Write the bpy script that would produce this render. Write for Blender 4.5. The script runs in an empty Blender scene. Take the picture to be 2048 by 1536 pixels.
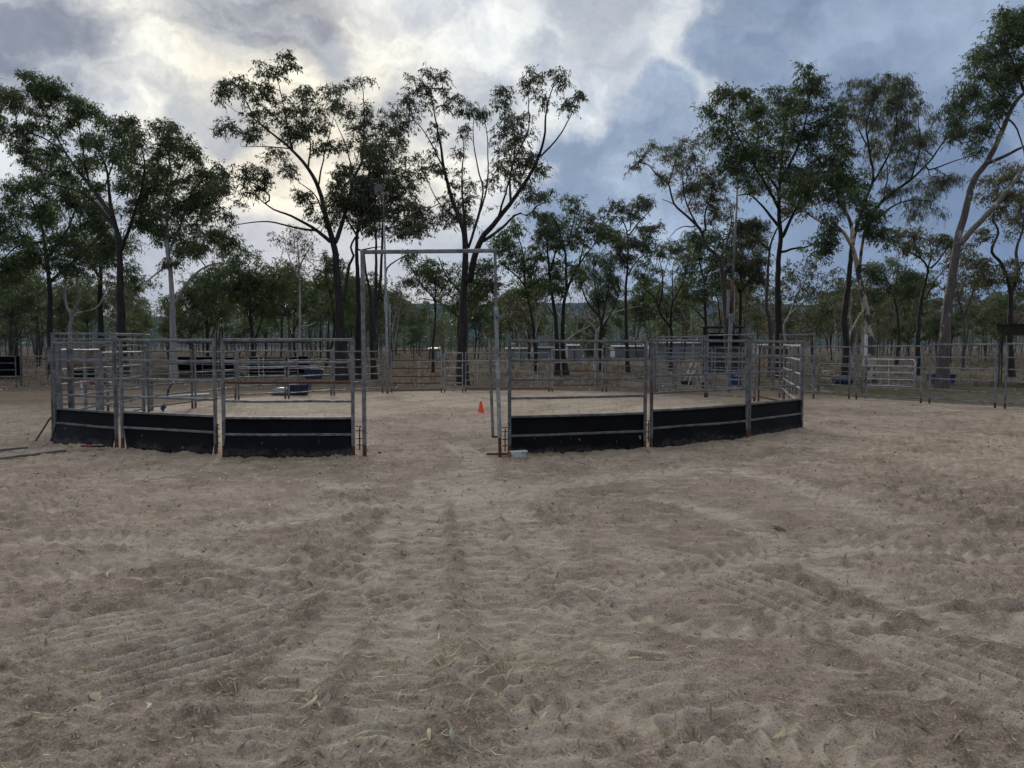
import bpy, bmesh, math, random
import numpy as np
from mathutils import Vector, Matrix

# ------------------------------------------------------------------ camera
SC = bpy.context.scene
COL = SC.collection
CAM_H, FPX, PITCH = 1.70, 1422.0, math.atan(75.0 / 1422.0)
cam_data = bpy.data.cameras.new('camera')
cam_data.sensor_width = 36.0
cam_data.lens = 36.0 * FPX / 2048.0
cam_data.clip_start = 0.05
cam_data.clip_end = 20000.0
cam = bpy.data.objects.new('camera', cam_data)
COL.objects.link(cam)
cam.location = (0, 0, CAM_H)
cam.rotation_euler = (math.pi / 2 - PITCH, 0, 0)
SC.camera = cam

FWD = np.array([0, math.cos(PITCH), -math.sin(PITCH)])
UPV = np.array([0, math.sin(PITCH), math.cos(PITCH)])
def ray(px, py):
    d = FWD + (px - 1024) / FPX * np.array([1.0, 0, 0]) + (768 - py) / FPX * UPV
    return d
def at(px, py, Y):
    d = ray(px, py); t = Y / d[1]
    return np.array([d[0] * t, Y, CAM_H + d[2] * t])
def gnd(px, py):
    d = ray(px, py); t = -CAM_H / d[2]
    return np.array([d[0] * t, d[1] * t, 0.0])

# ------------------------------------------------------------------ world
SUN_DIR = Vector(ray(640, 190)).normalized()
world = bpy.data.worlds.new('World'); SC.world = world
world.use_nodes = True
def srgb(r, g, b):
    f = lambda c: (c / 255 / 12.92) if c / 255 <= 0.04045 else ((c / 255 + 0.055) / 1.055) ** 2.4
    return (f(r), f(g), f(b), 1.0)

class NT:
    def __init__(s, tree): s.t = tree; s.n = tree.nodes; s.l = tree.links
    def new(s, typ, **kw):
        n = s.n.new(typ)
        for k, v in kw.items(): setattr(n, k, v)
        return n
    def put(s, sock, v):
        if v is None: return
        if hasattr(v, 'is_linked') or hasattr(v, 'links'): s.l.new(v, sock)
        else: sock.default_value = v
    def math(s, op, a, b=None, c=None, clamp=False):
        n = s.new('ShaderNodeMath', operation=op, use_clamp=clamp)
        s.put(n.inputs[0], a); s.put(n.inputs[1], b); s.put(n.inputs[2], c)
        return n.outputs[0]
    def vmath(s, op, a, b=None, out=0):
        n = s.new('ShaderNodeVectorMath', operation=op)
        s.put(n.inputs[0], a); s.put(n.inputs[1], b)
        return n.outputs[out]
    def vscale(s, a, k):
        n = s.new('ShaderNodeVectorMath', operation='SCALE')
        s.put(n.inputs[0], a); s.put(n.inputs['Scale'], k)
        return n.outputs[0]
    def noise(s, vec, scale, detail=4, rough=0.55, dist=0.0, out=0):
        n = s.new('ShaderNodeTexNoise')
        s.put(n.inputs['Vector'], vec); n.inputs['Scale'].default_value = scale
        n.inputs['Detail'].default_value = detail; n.inputs['Roughness'].default_value = rough
        n.inputs['Distortion'].default_value = dist
        return n.outputs[out]
    def ramp(s, v, a, b, lo=0.0, hi=1.0, smooth=True):
        n = s.new('ShaderNodeMapRange', interpolation_type='SMOOTHSTEP' if smooth else 'LINEAR')
        s.put(n.inputs[0], v); s.put(n.inputs[1], a); s.put(n.inputs[2], b)
        s.put(n.inputs[3], lo); s.put(n.inputs[4], hi)
        return n.outputs[0]
    def mix(s, f, a, b, mode='MIX'):
        n = s.new('ShaderNodeMix', data_type='RGBA', blend_type=mode)
        s.put(n.inputs[0], f); s.put(n.inputs[6], a); s.put(n.inputs[7], b)
        return n.outputs[2]
    def mapping(s, vec, scale=(1, 1, 1), rot=(0, 0, 0)):
        n = s.new('ShaderNodeMapping')
        s.put(n.inputs[0], vec); n.inputs['Scale'].default_value = scale; n.inputs['Rotation'].default_value = rot
        return n.outputs[0]

def build_world():
    w = NT(world.node_tree); w.n.clear()
    out = w.new('ShaderNodeOutputWorld'); bg = w.new('ShaderNodeBackground')
    w.l.new(bg.outputs[0], out.inputs[0])
    d = w.new('ShaderNodeTexCoord').outputs['Generated']
    sky = w.new('ShaderNodeTexSky', sky_type='NISHITA', sun_disc=False)
    sky.sun_elevation = math.asin(SUN_DIR.z); sky.sun_rotation = math.atan2(SUN_DIR.x, SUN_DIR.y)
    clear = w.mix(1.0, sky.outputs[0], (0.1, 0.1, 0.1, 1), 'MULTIPLY')
    z = w.new('ShaderNodeSeparateXYZ'); w.l.new(d, z.inputs[0]); zz = z.outputs[2]
    # fractal warp of the direction, so cloud edges billow
    nz1 = w.noise(d, 5.0, 8, 0.58, out=1)
    nz2 = w.noise(d, 22.0, 5, 0.6, out=1)
    dw = w.vmath('ADD', d, w.vscale(w.vmath('SUBTRACT', nz1, (.5, .5, .5)), 0.15))
    dw = w.vmath('ADD', dw, w.vscale(w.vmath('SUBTRACT', nz2, (.5, .5, .5)), 0.055))
    soft = w.vmath('ADD', d, w.vscale(w.vmath('SUBTRACT', nz1, (.5, .5, .5)), 0.20))
    def blob(px, py, r, edge=0.5, vec=dw):
        b = Vector(ray(px, py)).normalized()
        dist = w.vmath('DISTANCE', vec, tuple(b), out=1)
        rr = r / FPX
        return w.ramp(dist, rr * (1 + edge), rr * (1 - edge), 0.0, 1.0)
    def union(masks):
        m = masks[0]
        for k in masks[1:]: m = w.math('MAXIMUM', m, k)
        return m
    # cloud deck: blue grey sheet, brighter with height
    deck = w.mix(w.ramp(zz, 0.0, 0.34), srgb(108, 124, 147), srgb(114, 129, 151))
    low = w.mix(w.ramp(zz, 0.0, 0.10), srgb(92, 108, 133), srgb(112, 129, 154))
    deck = w.mix(w.ramp(zz, 0.06, 0.2), low, deck)
    deck = w.mix(w.ramp(zz, 0.36, 0.8), deck, srgb(232, 230, 225))
    col = w.mix(0.9, clear, deck)
    # the deck is thinner and brighter towards the hidden sun, duller on the opposite side
    away = w.vmath('DOT_PRODUCT', d, tuple(Vector((SUN_DIR.x, SUN_DIR.y, 0)).normalized()), out=1)
    col = w.mix(w.ramp(away, 0.35, -0.75, 0, 0.55), col, srgb(78, 92, 116))
    # broad structure in the deck
    n_b = w.noise(w.mapping(d, (1.4, 1.4, 3.2)), 2.6, 6, 0.55)
    col = w.mix(w.ramp(n_b, 0.42, 0.72, 0, 0.55), col, srgb(146, 157, 172))
    col = w.mix(w.ramp(n_b, 0.5, 0.28, 0, 0.35), col, srgb(86, 104, 130))
    # darker low band to the right
    col = w.mix(w.math('MULTIPLY', blob(1900, 560, 420, 0.6, soft), 0.45), col, srgb(86, 104, 130))
    # luminous thin white sheet around the hidden sun
    sheet = union([blob(430, 170, 520, 0.35, soft), blob(800, 150, 460, 0.35, soft), blob(1180, 110, 300, 0.4, soft), blob(1370, 190, 190, 0.4, soft), blob(150, 320, 380, 0.5, soft)])
    sz = w.new('ShaderNodeSeparateXYZ'); w.l.new(soft, sz.inputs[0])
    sheet = w.math('MULTIPLY', sheet, w.ramp(sz.outputs[2], 0.145, 0.235))
    tex = w.noise(w.mapping(soft, (1.0, 1.0, 2.4), (0.2, 0.5, 0.1)), 7.0, 7, 0.6)
    white = w.mix(w.ramp(tex, 0.34, 0.62), srgb(168, 175, 184), srgb(208, 209, 206))
    col = w.mix(w.math('MULTIPLY', sheet, 0.96), col, white)
    # warm glow next to the sun
    glow = union([blob(620, 330, 250, 0.7, soft), blob(520, 150, 170, 0.8, soft), w.math('MULTIPLY', blob(270, 70, 120, 0.8, soft), 0.45)])
    warm = w.mix(w.ramp(tex, 0.36, 0.6), srgb(190, 182, 166), srgb(232, 222, 198))
    col = w.mix(w.math('MULTIPLY', w.math('MULTIPLY', glow, w.ramp(sz.outputs[2], 0.14, 0.195)), 0.9), col, warm)
    # grey clouds in front of the glow
    dark = union([blob(30, 50, 120, 0.45), blob(90, 130, 70, 0.5), blob(470, -20, 130, 0.45), blob(590, 60, 50, 0.7), blob(150, 90, 50, 0.7)])
    col = w.mix(w.math('MULTIPLY', dark, 0.86), col, w.mix(w.ramp(tex, .38, .66), srgb(104, 110, 124), srgb(150, 154, 162)))
    mid = union([blob(420, 270, 62, 0.5), blob(360, 245, 45, 0.5), blob(650, 125, 45, 0.8), blob(1240, -10, 110, 0.6), blob(1110, 90, 40, 0.8), blob(800, 210, 60, 0.7), blob(975, 215, 60, 0.7)])
    col = w.mix(w.math('MULTIPLY', mid, 0.72), col, srgb(138, 145, 156))
    # cumulus heaped in the middle right
    cum = union([blob(1330, 215, 62, 0.22), blob(1285, 290, 90, 0.25), blob(1220, 350, 100, 0.3), blob(1330, 360, 120, 0.3), blob(1130, 300, 60, 0.4), blob(1180, 440, 120, 0.4), blob(1380, 460, 160, 0.3)])
    ctex = w.noise(dw, 8.0, 7, 0.6)
    ccol = w.mix(w.ramp(zz, 0.13, 0.36), srgb(110, 128, 154), srgb(108, 123, 144))
    ccol = w.mix(w.ramp(ctex, 0.36, 0.68, 0, 0.75), ccol, srgb(156, 170, 188))
    col = w.mix(w.math('MULTIPLY', cum, 0.93), col, ccol)
    # large blue rain cloud at the right
    big = union([blob(1500, 120, 95, 0.25), blob(1580, 240, 140, 0.3), blob(1620, 60, 170, 0.3), blob(1800, 160, 260, 0.3), blob(2060, 330, 320, 0.4)])
    bcol = w.mix(w.ramp(ctex, 0.34, 0.7), srgb(90, 107, 133), srgb(124, 139, 161))
    col = w.mix(w.math('MULTIPLY', big, 0.9), col, bcol)
    puff = union([blob(1600, 120, 45, 0.6), blob(1930, 40, 90, 0.8), blob(1700, 60, 60, 0.9)])
    col = w.mix(w.math('MULTIPLY', puff, 0.42), col, srgb(144, 157, 176))
    fine = w.noise(w.mapping(dw, (1, 1, 1.6)), 15.0, 8, 0.62)
    col = w.mix(w.ramp(fine, 0.36, 0.66, 0, 1), w.mix(1.0, col, (0.91, 0.91, 0.92, 1), 'MULTIPLY'), w.mix(1.0, col, (1.07, 1.07, 1.06, 1), 'MULTIPLY'))
    hs = w.new('ShaderNodeHueSaturation'); hs.inputs['Saturation'].default_value = 0.97; w.l.new(col, hs.inputs['Color']); col = hs.outputs[0]
    w.l.new(col, bg.inputs[0]); bg.inputs[1].default_value = 1.0
build_world()
world.cycles.sampling_method = 'MANUAL'
world.cycles.sample_map_resolution = 1024

# ------------------------------------------------------------------ sun behind the cloud, exposure
sun_data = bpy.data.lights.new('sun', 'SUN')
sun_data.energy = 1.5; sun_data.angle = math.radians(10); sun_data.color = (1.0, 0.93, 0.82)
sun = bpy.data.objects.new('sun', sun_data); COL.objects.link(sun)
sun.rotation_euler = (-SUN_DIR).to_track_quat('-Z', 'Y').to_euler()
vs = SC.view_settings
vs.view_transform = 'Standard'; vs.look = 'None'; vs.exposure = 0.68; vs.gamma = 1.0; vs.use_curve_mapping = False
SC.cycles.use_denoising = True
SC.cycles.max_bounces = 6; SC.cycles.diffuse_bounces = 3; SC.cycles.glossy_bounces = 2
SC.cycles.transmission_bounces = 2; SC.cycles.volume_bounces = 0; SC.cycles.transparent_max_bounces = 4

# ------------------------------------------------------------------ materials
def mat(name):
    m = bpy.data.materials.new(name); m.use_nodes = True
    nt = NT(m.node_tree)
    return m, nt, m.node_tree.nodes['Principled BSDF']
def bump(nt, h, strength, dist, bsdf):
    b = nt.new('ShaderNodeBump'); b.inputs['Strength'].default_value = strength; b.inputs['Distance'].default_value = dist
    nt.l.new(h, b.inputs['Height']); nt.l.new(b.outputs[0], bsdf.inputs['Normal'])
def objvec(nt):
    tc = nt.new('ShaderNodeTexCoord').outputs['Object']
    oi = nt.new('ShaderNodeObjectInfo').outputs['Random']
    return nt.vmath('ADD', tc, nt.vscale(oi_vec(nt, oi), 37.0)), oi
def oi_vec(nt, oi):
    c = nt.new('ShaderNodeCombineXYZ')
    for i in range(3): nt.l.new(oi, c.inputs[i])
    return c.outputs[0]

def steel(name, base, rust_lo, rust_hi, metal=0.35, rough=0.5):
    m, nt, b = mat(name)
    v, oi = objvec(nt)
    n1 = nt.noise(v, 9.0, 5, 0.6); n2 = nt.noise(v, 2.2, 4, 0.6); n3 = nt.noise(v, 40.0, 3, 0.6)
    c = nt.mix(nt.ramp(n1, 0.3, 0.7), tuple(x * 0.55 for x in base) + (1,), tuple(min(1, x * 1.45) for x in base) + (1,))
    c = nt.mix(nt.ramp(n3, 0.62, 0.75, 0, 0.5), c, (0.55, 0.57, 0.6, 1))
    rust = nt.mix(nt.ramp(n3, 0.35, 0.65), (0.055, 0.022, 0.013, 1), (0.15, 0.055, 0.026, 1))
    rm = nt.ramp(nt.math('ADD', n2, nt.math('MULTIPLY', n1, 0.35)), rust_lo, rust_hi)
    c = nt.mix(rm, c, rust)
    nt.l.new(c, b.inputs['Base Color'])
    nt.l.new(nt.math('MULTIPLY', nt.math('SUBTRACT', 1.0, rm), metal), b.inputs['Metallic'])
    nt.l.new(nt.ramp(rm, 0, 1, rough, 0.85), b.inputs['Roughness'])
    bump(nt, n3, 0.15, 0.002, b)
    return m
M = {}
M['galv'] = steel('galvanised_steel', (0.185, 0.19, 0.196), 0.75, 0.93)
M['galv_old'] = steel('weathered_galvanised_steel', (0.13, 0.13, 0.128), 0.74, 0.9, 0.25)
M['galv_light'] = steel('bright_galvanised_steel', (0.285, 0.295, 0.3), 0.92, 1.08)
M['rust'] = steel('rusty_steel', (0.13, 0.09, 0.075), 0.35, 0.62, 0.2, 0.7)

def plain(name, col, rough=0.7, var=0.25, scale=6.0, metal=0.0):
    m, nt, b = mat(name)
    v, oi = objvec(nt)
    n = nt.noise(v, scale, 5, 0.6)
    c = nt.mix(nt.ramp(n, 0.3, 0.7), tuple(x * (1 - var) for x in col) + (1,), tuple(min(1, x * (1 + var)) for x in col) + (1,))
    nt.l.new(c, b.inputs['Base Color']); b.inputs['Roughness'].default_value = rough; b.inputs['Metallic'].default_value = metal
    bump(nt, n, 0.2, 0.004, b)
    return m
M['white'] = plain('white_paint', (0.45, 0.46, 0.45), 0.6)
M['gate_white'] = plain('white_gate_paint', (0.62, 0.62, 0.6), 0.5)
M['white_shed'] = plain('white_sheet_metal', (0.2, 0.21, 0.225), 0.55, 0.1, 1.5)
M['grey_shed'] = plain('grey_sheet_metal', (0.2, 0.205, 0.225), 0.55, 0.12, 2.0)
M['beige'] = plain('beige_sheet_metal', (0.25, 0.215, 0.185), 0.6, 0.1, 1.0)
M['green_shed'] = plain('dark_green_sheet_metal', (0.032, 0.05, 0.042), 0.6, 0.12, 2.0)
M['tank_green'] = plain('pale_green_plastic', (0.22, 0.34, 0.29), 0.5, 0.08)
M['roof_dark'] = plain('dark_roof_sheet', (0.05, 0.045, 0.042), 0.6)
M['blue'] = plain('blue_plastic', (0.014, 0.04, 0.13), 0.5, 0.15)
M['blue_grey'] = plain('faded_blue_plastic', (0.02, 0.035, 0.085), 0.5, 0.2)
M['pvc'] = plain('white_pvc', (0.42, 0.42, 0.4), 0.5, 0.1)
M['black'] = plain('black_plastic', (0.012, 0.012, 0.014), 0.5, 0.3)
M['orange'] = plain('orange_plastic', (0.85, 0.095, 0.022), 0.45, 0.06)
M['pink'] = plain('pink_bag', (0.4, 0.1, 0.16), 0.7)
M['red'] = plain('red_paint', (0.2, 0.028, 0.025), 0.6)
M['wood'] = plain('cut_timber', (0.22, 0.095, 0.04), 0.8, 0.3, 14)
M['hay'] = plain('hay', (0.27, 0.185, 0.09), 0.95, 0.35, 20)
M['tarp'] = plain('pale_blue_tarpaulin', (0.12, 0.14, 0.19), 0.6, 0.2)
M['lamp'] = plain('lamp_housing', (0.11, 0.11, 0.105), 0.6, 0.1)

def chipped():
    m, nt, b = mat('chipped_white_paint_timber')
    v, oi = objvec(nt)
    n = nt.noise(v, 22, 6, 0.65)
    c = nt.mix(nt.ramp(n, 0.52, 0.62), (0.52, 0.55, 0.55, 1), (0.13, 0.12, 0.1, 1))
    nt.l.new(c, b.inputs['Base Color']); b.inputs['Roughness'].default_value = 0.75
    bump(nt, n, 0.5, 0.004, b)
    return m
M['chipped'] = chipped()

def rubber():
    m, nt, b = mat('black_rubber_belt')
    v, oi = objvec(nt)
    tc = nt.new('ShaderNodeTexCoord').outputs['Object']
    s = nt.new('ShaderNodeSeparateXYZ'); nt.l.new(tc, s.inputs[0])
    n = nt.noise(nt.mapping(v, (1, 1, 2.2)), 3.0, 6, 0.65); n2 = nt.noise(v, 16, 5, 0.65)
    edge = nt.math('ADD', s.outputs[2], nt.math('MULTIPLY', nt.math('SUBTRACT', n, 0.5), -0.5))
    dust = nt.ramp(edge, 0.14, -0.03, 0, 0.6)
    dust = nt.math('MULTIPLY', dust, nt.ramp(n2, 0.32, 0.62))
    c = nt.mix(nt.ramp(n, 0.3, 0.7), (0.0035, 0.0035, 0.0045, 1), (0.007, 0.0075, 0.0095, 1))
    c = nt.mix(dust, c, (0.10, 0.086, 0.074, 1))
    # scuffs and splashes
    vv = nt.mapping(v, (7.0, 7.0, 2.6))
    spl = nt.ramp(nt.noise(vv, 2.6, 3, 0.5), 0.68, 0.75, 0, 0.6)
    c = nt.mix(nt.math('MULTIPLY', spl, nt.ramp(edge, 0.38, 0.18)), c, (0.36, 0.38, 0.4, 1))
    nt.l.new(c, b.inputs['Base Color']); b.inputs['Roughness'].default_value = 0.62
    b.inputs['Specular IOR Level'].default_value = 0.12
    bump(nt, n2, 0.2, 0.004, b)
    return m
M['rubber'] = rubber()

def bark(name, lo, hi, patch=None, pscale=1.3, pth=(0.48, 0.56)):
    m, nt, b = mat(name)
    v, oi = objvec(nt)
    vv = nt.mapping(v, (1, 1, 0.22))
    n = nt.noise(vv, 9.0, 6, 0.65); n2 = nt.noise(nt.mapping(v, (1, 1, 0.6)), pscale, 4, 0.6)
    c = nt.mix(nt.ramp(n, 0.3, 0.72), lo + (1,), hi + (1,))
    if patch: c = nt.mix(nt.ramp(n2, pth[0], pth[1]), c, patch + (1,))
    nt.l.new(c, b.inputs['Base Color']); b.inputs['Roughness'].default_value = 0.9
    bump(nt, n, 0.7, 0.03, b)
    return m
M['bark_dark'] = bark('dark_ironbark', (0.011, 0.009, 0.008), (0.042, 0.033, 0.03))
M['bark_grey'] = bark('grey_bark', (0.045, 0.04, 0.037), (0.12, 0.105, 0.095))
M['bark_pale'] = bark('pale_gum_bark', (0.27, 0.25, 0.23), (0.48, 0.45, 0.42), (0.15, 0.13, 0.12), 1.1, (0.58, 0.7))
M['bark_patchy'] = bark('flaking_cream_bark', (0.34, 0.29, 0.22), (0.5, 0.44, 0.35), (0.075, 0.06, 0.054), 2.0, (0.47, 0.52))
M['bark_shed'] = bark('grey_brown_shedding_bark', (0.07, 0.058, 0.052), (0.15, 0.125, 0.115), (0.33, 0.29, 0.25), 2.4, (0.58, 0.63))

def leafmat(name, c0, c1, trans=0.26):
    m, nt, b = mat(name)
    a = nt.new('ShaderNodeAttribute'); a.attribute_name = 'tint'
    c = nt.mix(a.outputs['Fac'], c0 + (1,), c1 + (1,))
    nt.l.new(c, b.inputs['Base Color']); b.inputs['Roughness'].default_value = 0.55
    b.inputs['Specular IOR Level'].default_value = 0.25
    tr = nt.new('ShaderNodeBsdfTranslucent'); nt.l.new(nt.mix(1.0, c, (1.0, 1.1, 0.6, 1), 'MULTIPLY'), tr.inputs[0])
    mx = nt.new('ShaderNodeMixShader'); mx.inputs[0].default_value = trans
    nt.l.new(b.outputs[0], mx.inputs[1]); nt.l.new(tr.outputs[0], mx.inputs[2])
    nt.l.new(mx.outputs[0], m.node_tree.nodes['Material Output'].inputs[0])
    return m
M['leaf_dark'] = leafmat('dark_gum_leaves', (0.045, 0.05, 0.033), (0.13, 0.14, 0.085))
M['leaf_green'] = leafmat('green_gum_leaves', (0.042, 0.062, 0.028), (0.13, 0.165, 0.07))
M['leaf_olive'] = leafmat('olive_gum_leaves', (0.06, 0.06, 0.034), (0.17, 0.165, 0.09))
M['leaf_brown'] = leafmat('brownish_leaves', (0.045, 0.034, 0.02), (0.13, 0.1, 0.055))

# ------------------------------------------------------------------ helpers
def mesh_np(name, V, F, mats, tint=None, smooth=False):
    me = bpy.data.meshes.new(name)
    V = np.asarray(V, np.float32); F = np.asarray(F, np.int32); k = F.shape[1]
    me.vertices.add(len(V)); me.vertices.foreach_set('co', V.ravel())
    me.loops.add(F.size); me.loops.foreach_set('vertex_index', F.ravel())
    me.polygons.add(len(F)); me.polygons.foreach_set('loop_start', np.arange(0, F.size, k, dtype=np.int32))
    me.polygons.foreach_set('loop_total', np.full(len(F), k, np.int32))
    if smooth: me.polygons.foreach_set('use_smooth', np.ones(len(F), bool))
    me.update(calc_edges=True)
    for m in (mats if isinstance(mats, (list, tuple)) else [mats]): me.materials.append(m)
    if tint is not None:
        a = me.attributes.new('tint', 'FLOAT', 'FACE'); a.data.foreach_set('value', np.asarray(tint, np.float32))
    return me
def link(name, me, parent=None, loc=None):
    o = bpy.data.objects.new(name, me); COL.objects.link(o)
    if parent is not None: o.parent = parent
    if loc is not None: o.location = loc
    return o
def tag(o, label=None, cat=None, group=None, kind=None):
    if label: o['label'] = label
    if cat: o['category'] = cat
    if group: o['group'] = group
    if kind: o['kind'] = kind
    return o
def thing(name, label, cat, loc=(0, 0, 0), rz=0.0, group=None):
    o = link(name, None, None, tuple(float(c) for c in loc)); o.rotation_euler = (0, 0, rz)
    o.empty_display_size = 0.1
    return tag(o, label, cat, group)

class MB:
    """collects simple solids; build() makes one mesh object"""
    def __init__(s): s.v = []; s.f = []
    def add(s, verts, faces):
        o = len(s.v); s.v += [tuple(float(c) for c in p) for p in verts]; s.f += [tuple(i + o for i in f) for f in faces]
        return s
    def beam(s, p0, p1, w, h, ch=0.18, up=(0, 0, 1)):
        """rectangular tube with softened corners between two points; w sideways, h along up"""
        p0 = Vector(p0); p1 = Vector(p1); d = (p1 - p0).normalized(); u = Vector(up)
        if abs(d.dot(u)) > 0.95: u = Vector((0, 1, 0))
        r = d.cross(u).normalized(); u = r.cross(d).normalized()
        c = min(w, h) * ch; a, b = w / 2, h / 2
        prof = [(-a + c, -b), (a - c, -b), (a, -b + c), (a, b - c), (a - c, b), (-a + c, b), (-a, b - c), (-a, -b + c)]
        vs_ = [p + r * x + u * y for p in (p0, p1) for x, y in prof]
        fs = [(i, (i + 1) % 8, 8 + (i + 1) % 8, 8 + i) for i in range(8)] + [tuple(range(7, -1, -1)), tuple(range(8, 16))]
        return s.add(vs_, fs)
    def sweep(s, pts, w, h, ch=0.18):
        """softened rectangular tube through several points that run roughly along x"""
        c = min(w, h) * ch; a, b = w / 2, h / 2; n = len(pts)
        prof = [(-a + c, -b), (a - c, -b), (a, -b + c), (a, b - c), (a - c, b), (-a + c, b), (-a, b - c), (-a, -b + c)]
        vs_ = [(p[0], p[1] - x, p[2] + y) for p in pts for x, y in prof]
        fs = [(k * 8 + i, k * 8 + (i + 1) % 8, k * 8 + 8 + (i + 1) % 8, k * 8 + 8 + i) for k in range(n - 1) for i in range(8)]
        return s.add(vs_, fs + [tuple(range(7, -1, -1)), tuple((n - 1) * 8 + i for i in range(8))])
    def box(s, lo, hi):
        x0, y0, z0 = lo; x1, y1, z1 = hi
        return s.add([(x0, y0, z0), (x1, y0, z0), (x1, y1, z0), (x0, y1, z0), (x0, y0, z1), (x1, y0, z1), (x1, y1, z1), (x0, y1, z1)],
                     [(0, 3, 2, 1), (4, 5, 6, 7), (0, 1, 5, 4), (1, 2, 6, 5), (2, 3, 7, 6), (3, 0, 4, 7)])
    def tube(s, pts, rad, n=8, cap=True):
        pts = [Vector(p) for p in pts]; rad = rad if isinstance(rad, (list, tuple)) else [rad] * len(pts)
        rings = []; ref = None
        for i, p in enumerate(pts):
            d = (pts[min(i + 1, len(pts) - 1)] - pts[max(i - 1, 0)]).normalized()
            if ref is None: ref = Vector((1, 0, 0)) if abs(d.x) < 0.8 else Vector((0, 1, 0))
            u = (ref - d * ref.dot(d)).normalized(); ref = u; w = d.cross(u)
            rings.append([p + (u * math.cos(a) + w * math.sin(a)) * rad[i] for a in [2 * math.pi * k / n for k in range(n)]])
        vs_ = [q for r_ in rings for q in r_]
        fs = [(i * n + k, i * n + (k + 1) % n, (i + 1) * n + (k + 1) % n, (i + 1) * n + k) for i in range(len(pts) - 1) for k in range(n)]
        if cap: fs += [tuple(range(n - 1, -1, -1)), tuple((len(pts) - 1) * n + k for k in range(n))]
        return s.add(vs_, fs)
    def lathe(s, prof, n=20, axis_pt=(0, 0, 0), ell=1.0):
        ax = Vector(axis_pt)
        vs_ = [(ax.x + r * math.cos(2 * math.pi * k / n), ax.y + ell * r * math.sin(2 * math.pi * k / n), ax.z + z) for r, z in prof for k in range(n)]
        m = len(prof)
        fs = [(i * n + k, i * n + (k + 1) % n, (i + 1) * n + (k + 1) % n, (i + 1) * n + k) for i in range(m - 1) for k in range(n)]
        fs += [tuple(range(n - 1, -1, -1)), tuple((m - 1) * n + k for k in range(n))]
        return s.add(vs_, fs)
    def mesh(s, name, m, smooth=False):
        me = bpy.data.meshes.new(name); me.from_pydata(s.v, [], s.f); me.materials.append(m)
        if smooth:
            for p in me.polygons: p.use_smooth = len(p.vertices) <= 4
        return me
    def build(s, name, m, parent=None, smooth=False, loc=None):
        return link(name, s.mesh(name, m, smooth), parent, loc)

# ------------------------------------------------------------------ ground height
_rng = np.random.RandomState(11)
_perm = np.concatenate([_rng.permutation(256)] * 2)
_ang = _rng.rand(256) * 2 * np.pi
_gx, _gy = np.cos(_ang), np.sin(_ang)
_j1, _j2, _j3 = _rng.rand(256), _rng.rand(256), _rng.rand(256)
def perlin(x, y):
    xi = np.floor(x).astype(int); yi = np.floor(y).astype(int); xf = x - xi; yf = y - yi
    u = xf * xf * xf * (xf * (xf * 6 - 15) + 10); v = yf * yf * yf * (yf * (yf * 6 - 15) + 10)
    def g(a, b):
        h = _perm[(_perm[(xi + a) & 255] + yi + b) & 255]
        return _gx[h] * (xf - a) + _gy[h] * (yf - b)
    return (g(0, 0) * (1 - u) + g(1, 0) * u) * (1 - v) + (g(0, 1) * (1 - u) + g(1, 1) * u) * v
def fbm(x, y, o=4, g=0.5):
    s = 0; a = 1.0
    for i in range(o):
        s = s + a * perlin(x + 17.3 * i, y - 9.1 * i); x = x * 2.03; y = y * 2.03; a *= g
    return s
def pits(x, y, cell, rad, seed):
    """scattered scoops with pushed-up rims (hoof and boot prints)"""
    X = x / cell + seed; Y = y / cell + seed * 1.7
    xi = np.floor(X).astype(int); yi = np.floor(Y).astype(int); h = np.zeros_like(x)
    for a in (-1, 0, 1):
        for b in (-1, 0, 1):
            k = _perm[(_perm[(xi + a) & 255] + yi + b) & 255]
            dx = (X - (xi + a + _j1[k])) * cell; dy = (Y - (yi + b + _j2[k])) * cell
            an = _j3[k] * 6.283; ca, sa = np.cos(an), np.sin(an)
            ex = (dx * ca + dy * sa) / (rad * (0.55 + 0.6 * _j1[k])); ey = (-dx * sa + dy * ca) / (rad * (0.9 + 0.7 * _j2[k]))
            q = ex * ex + ey * ey
            dep = (_j3[k] - 0.15)
            h = h + dep * (-np.exp(-q * 1.4) + 0.75 * np.exp(-(np.sqrt(q) - 1.25) ** 2 * 7) * (0.5 + 0.5 * np.sin(an + np.arctan2(ey, ex))))
    return h
def spline(pts, n=160):
    p = np.array(pts, float); p = np.vstack([2 * p[0] - p[1], p, 2 * p[-1] - p[-2]]); out = []
    m = len(p) - 3
    for i in range(m):
        t = np.linspace(0, 1, max(3, n // m), endpoint=(i == m - 1))[:, None]
        a, b, c, d = p[i], p[i + 1], p[i + 2], p[i + 3]
        out.append(0.5 * (2 * b + (c - a) * t + (2 * a - 5 * b + 4 * c - d) * t ** 2 + (3 * b - a - 3 * c + d) * t ** 3))
    return np.vstack(out)
def gpt(px, py): return gnd(px, py)[:2]
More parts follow.
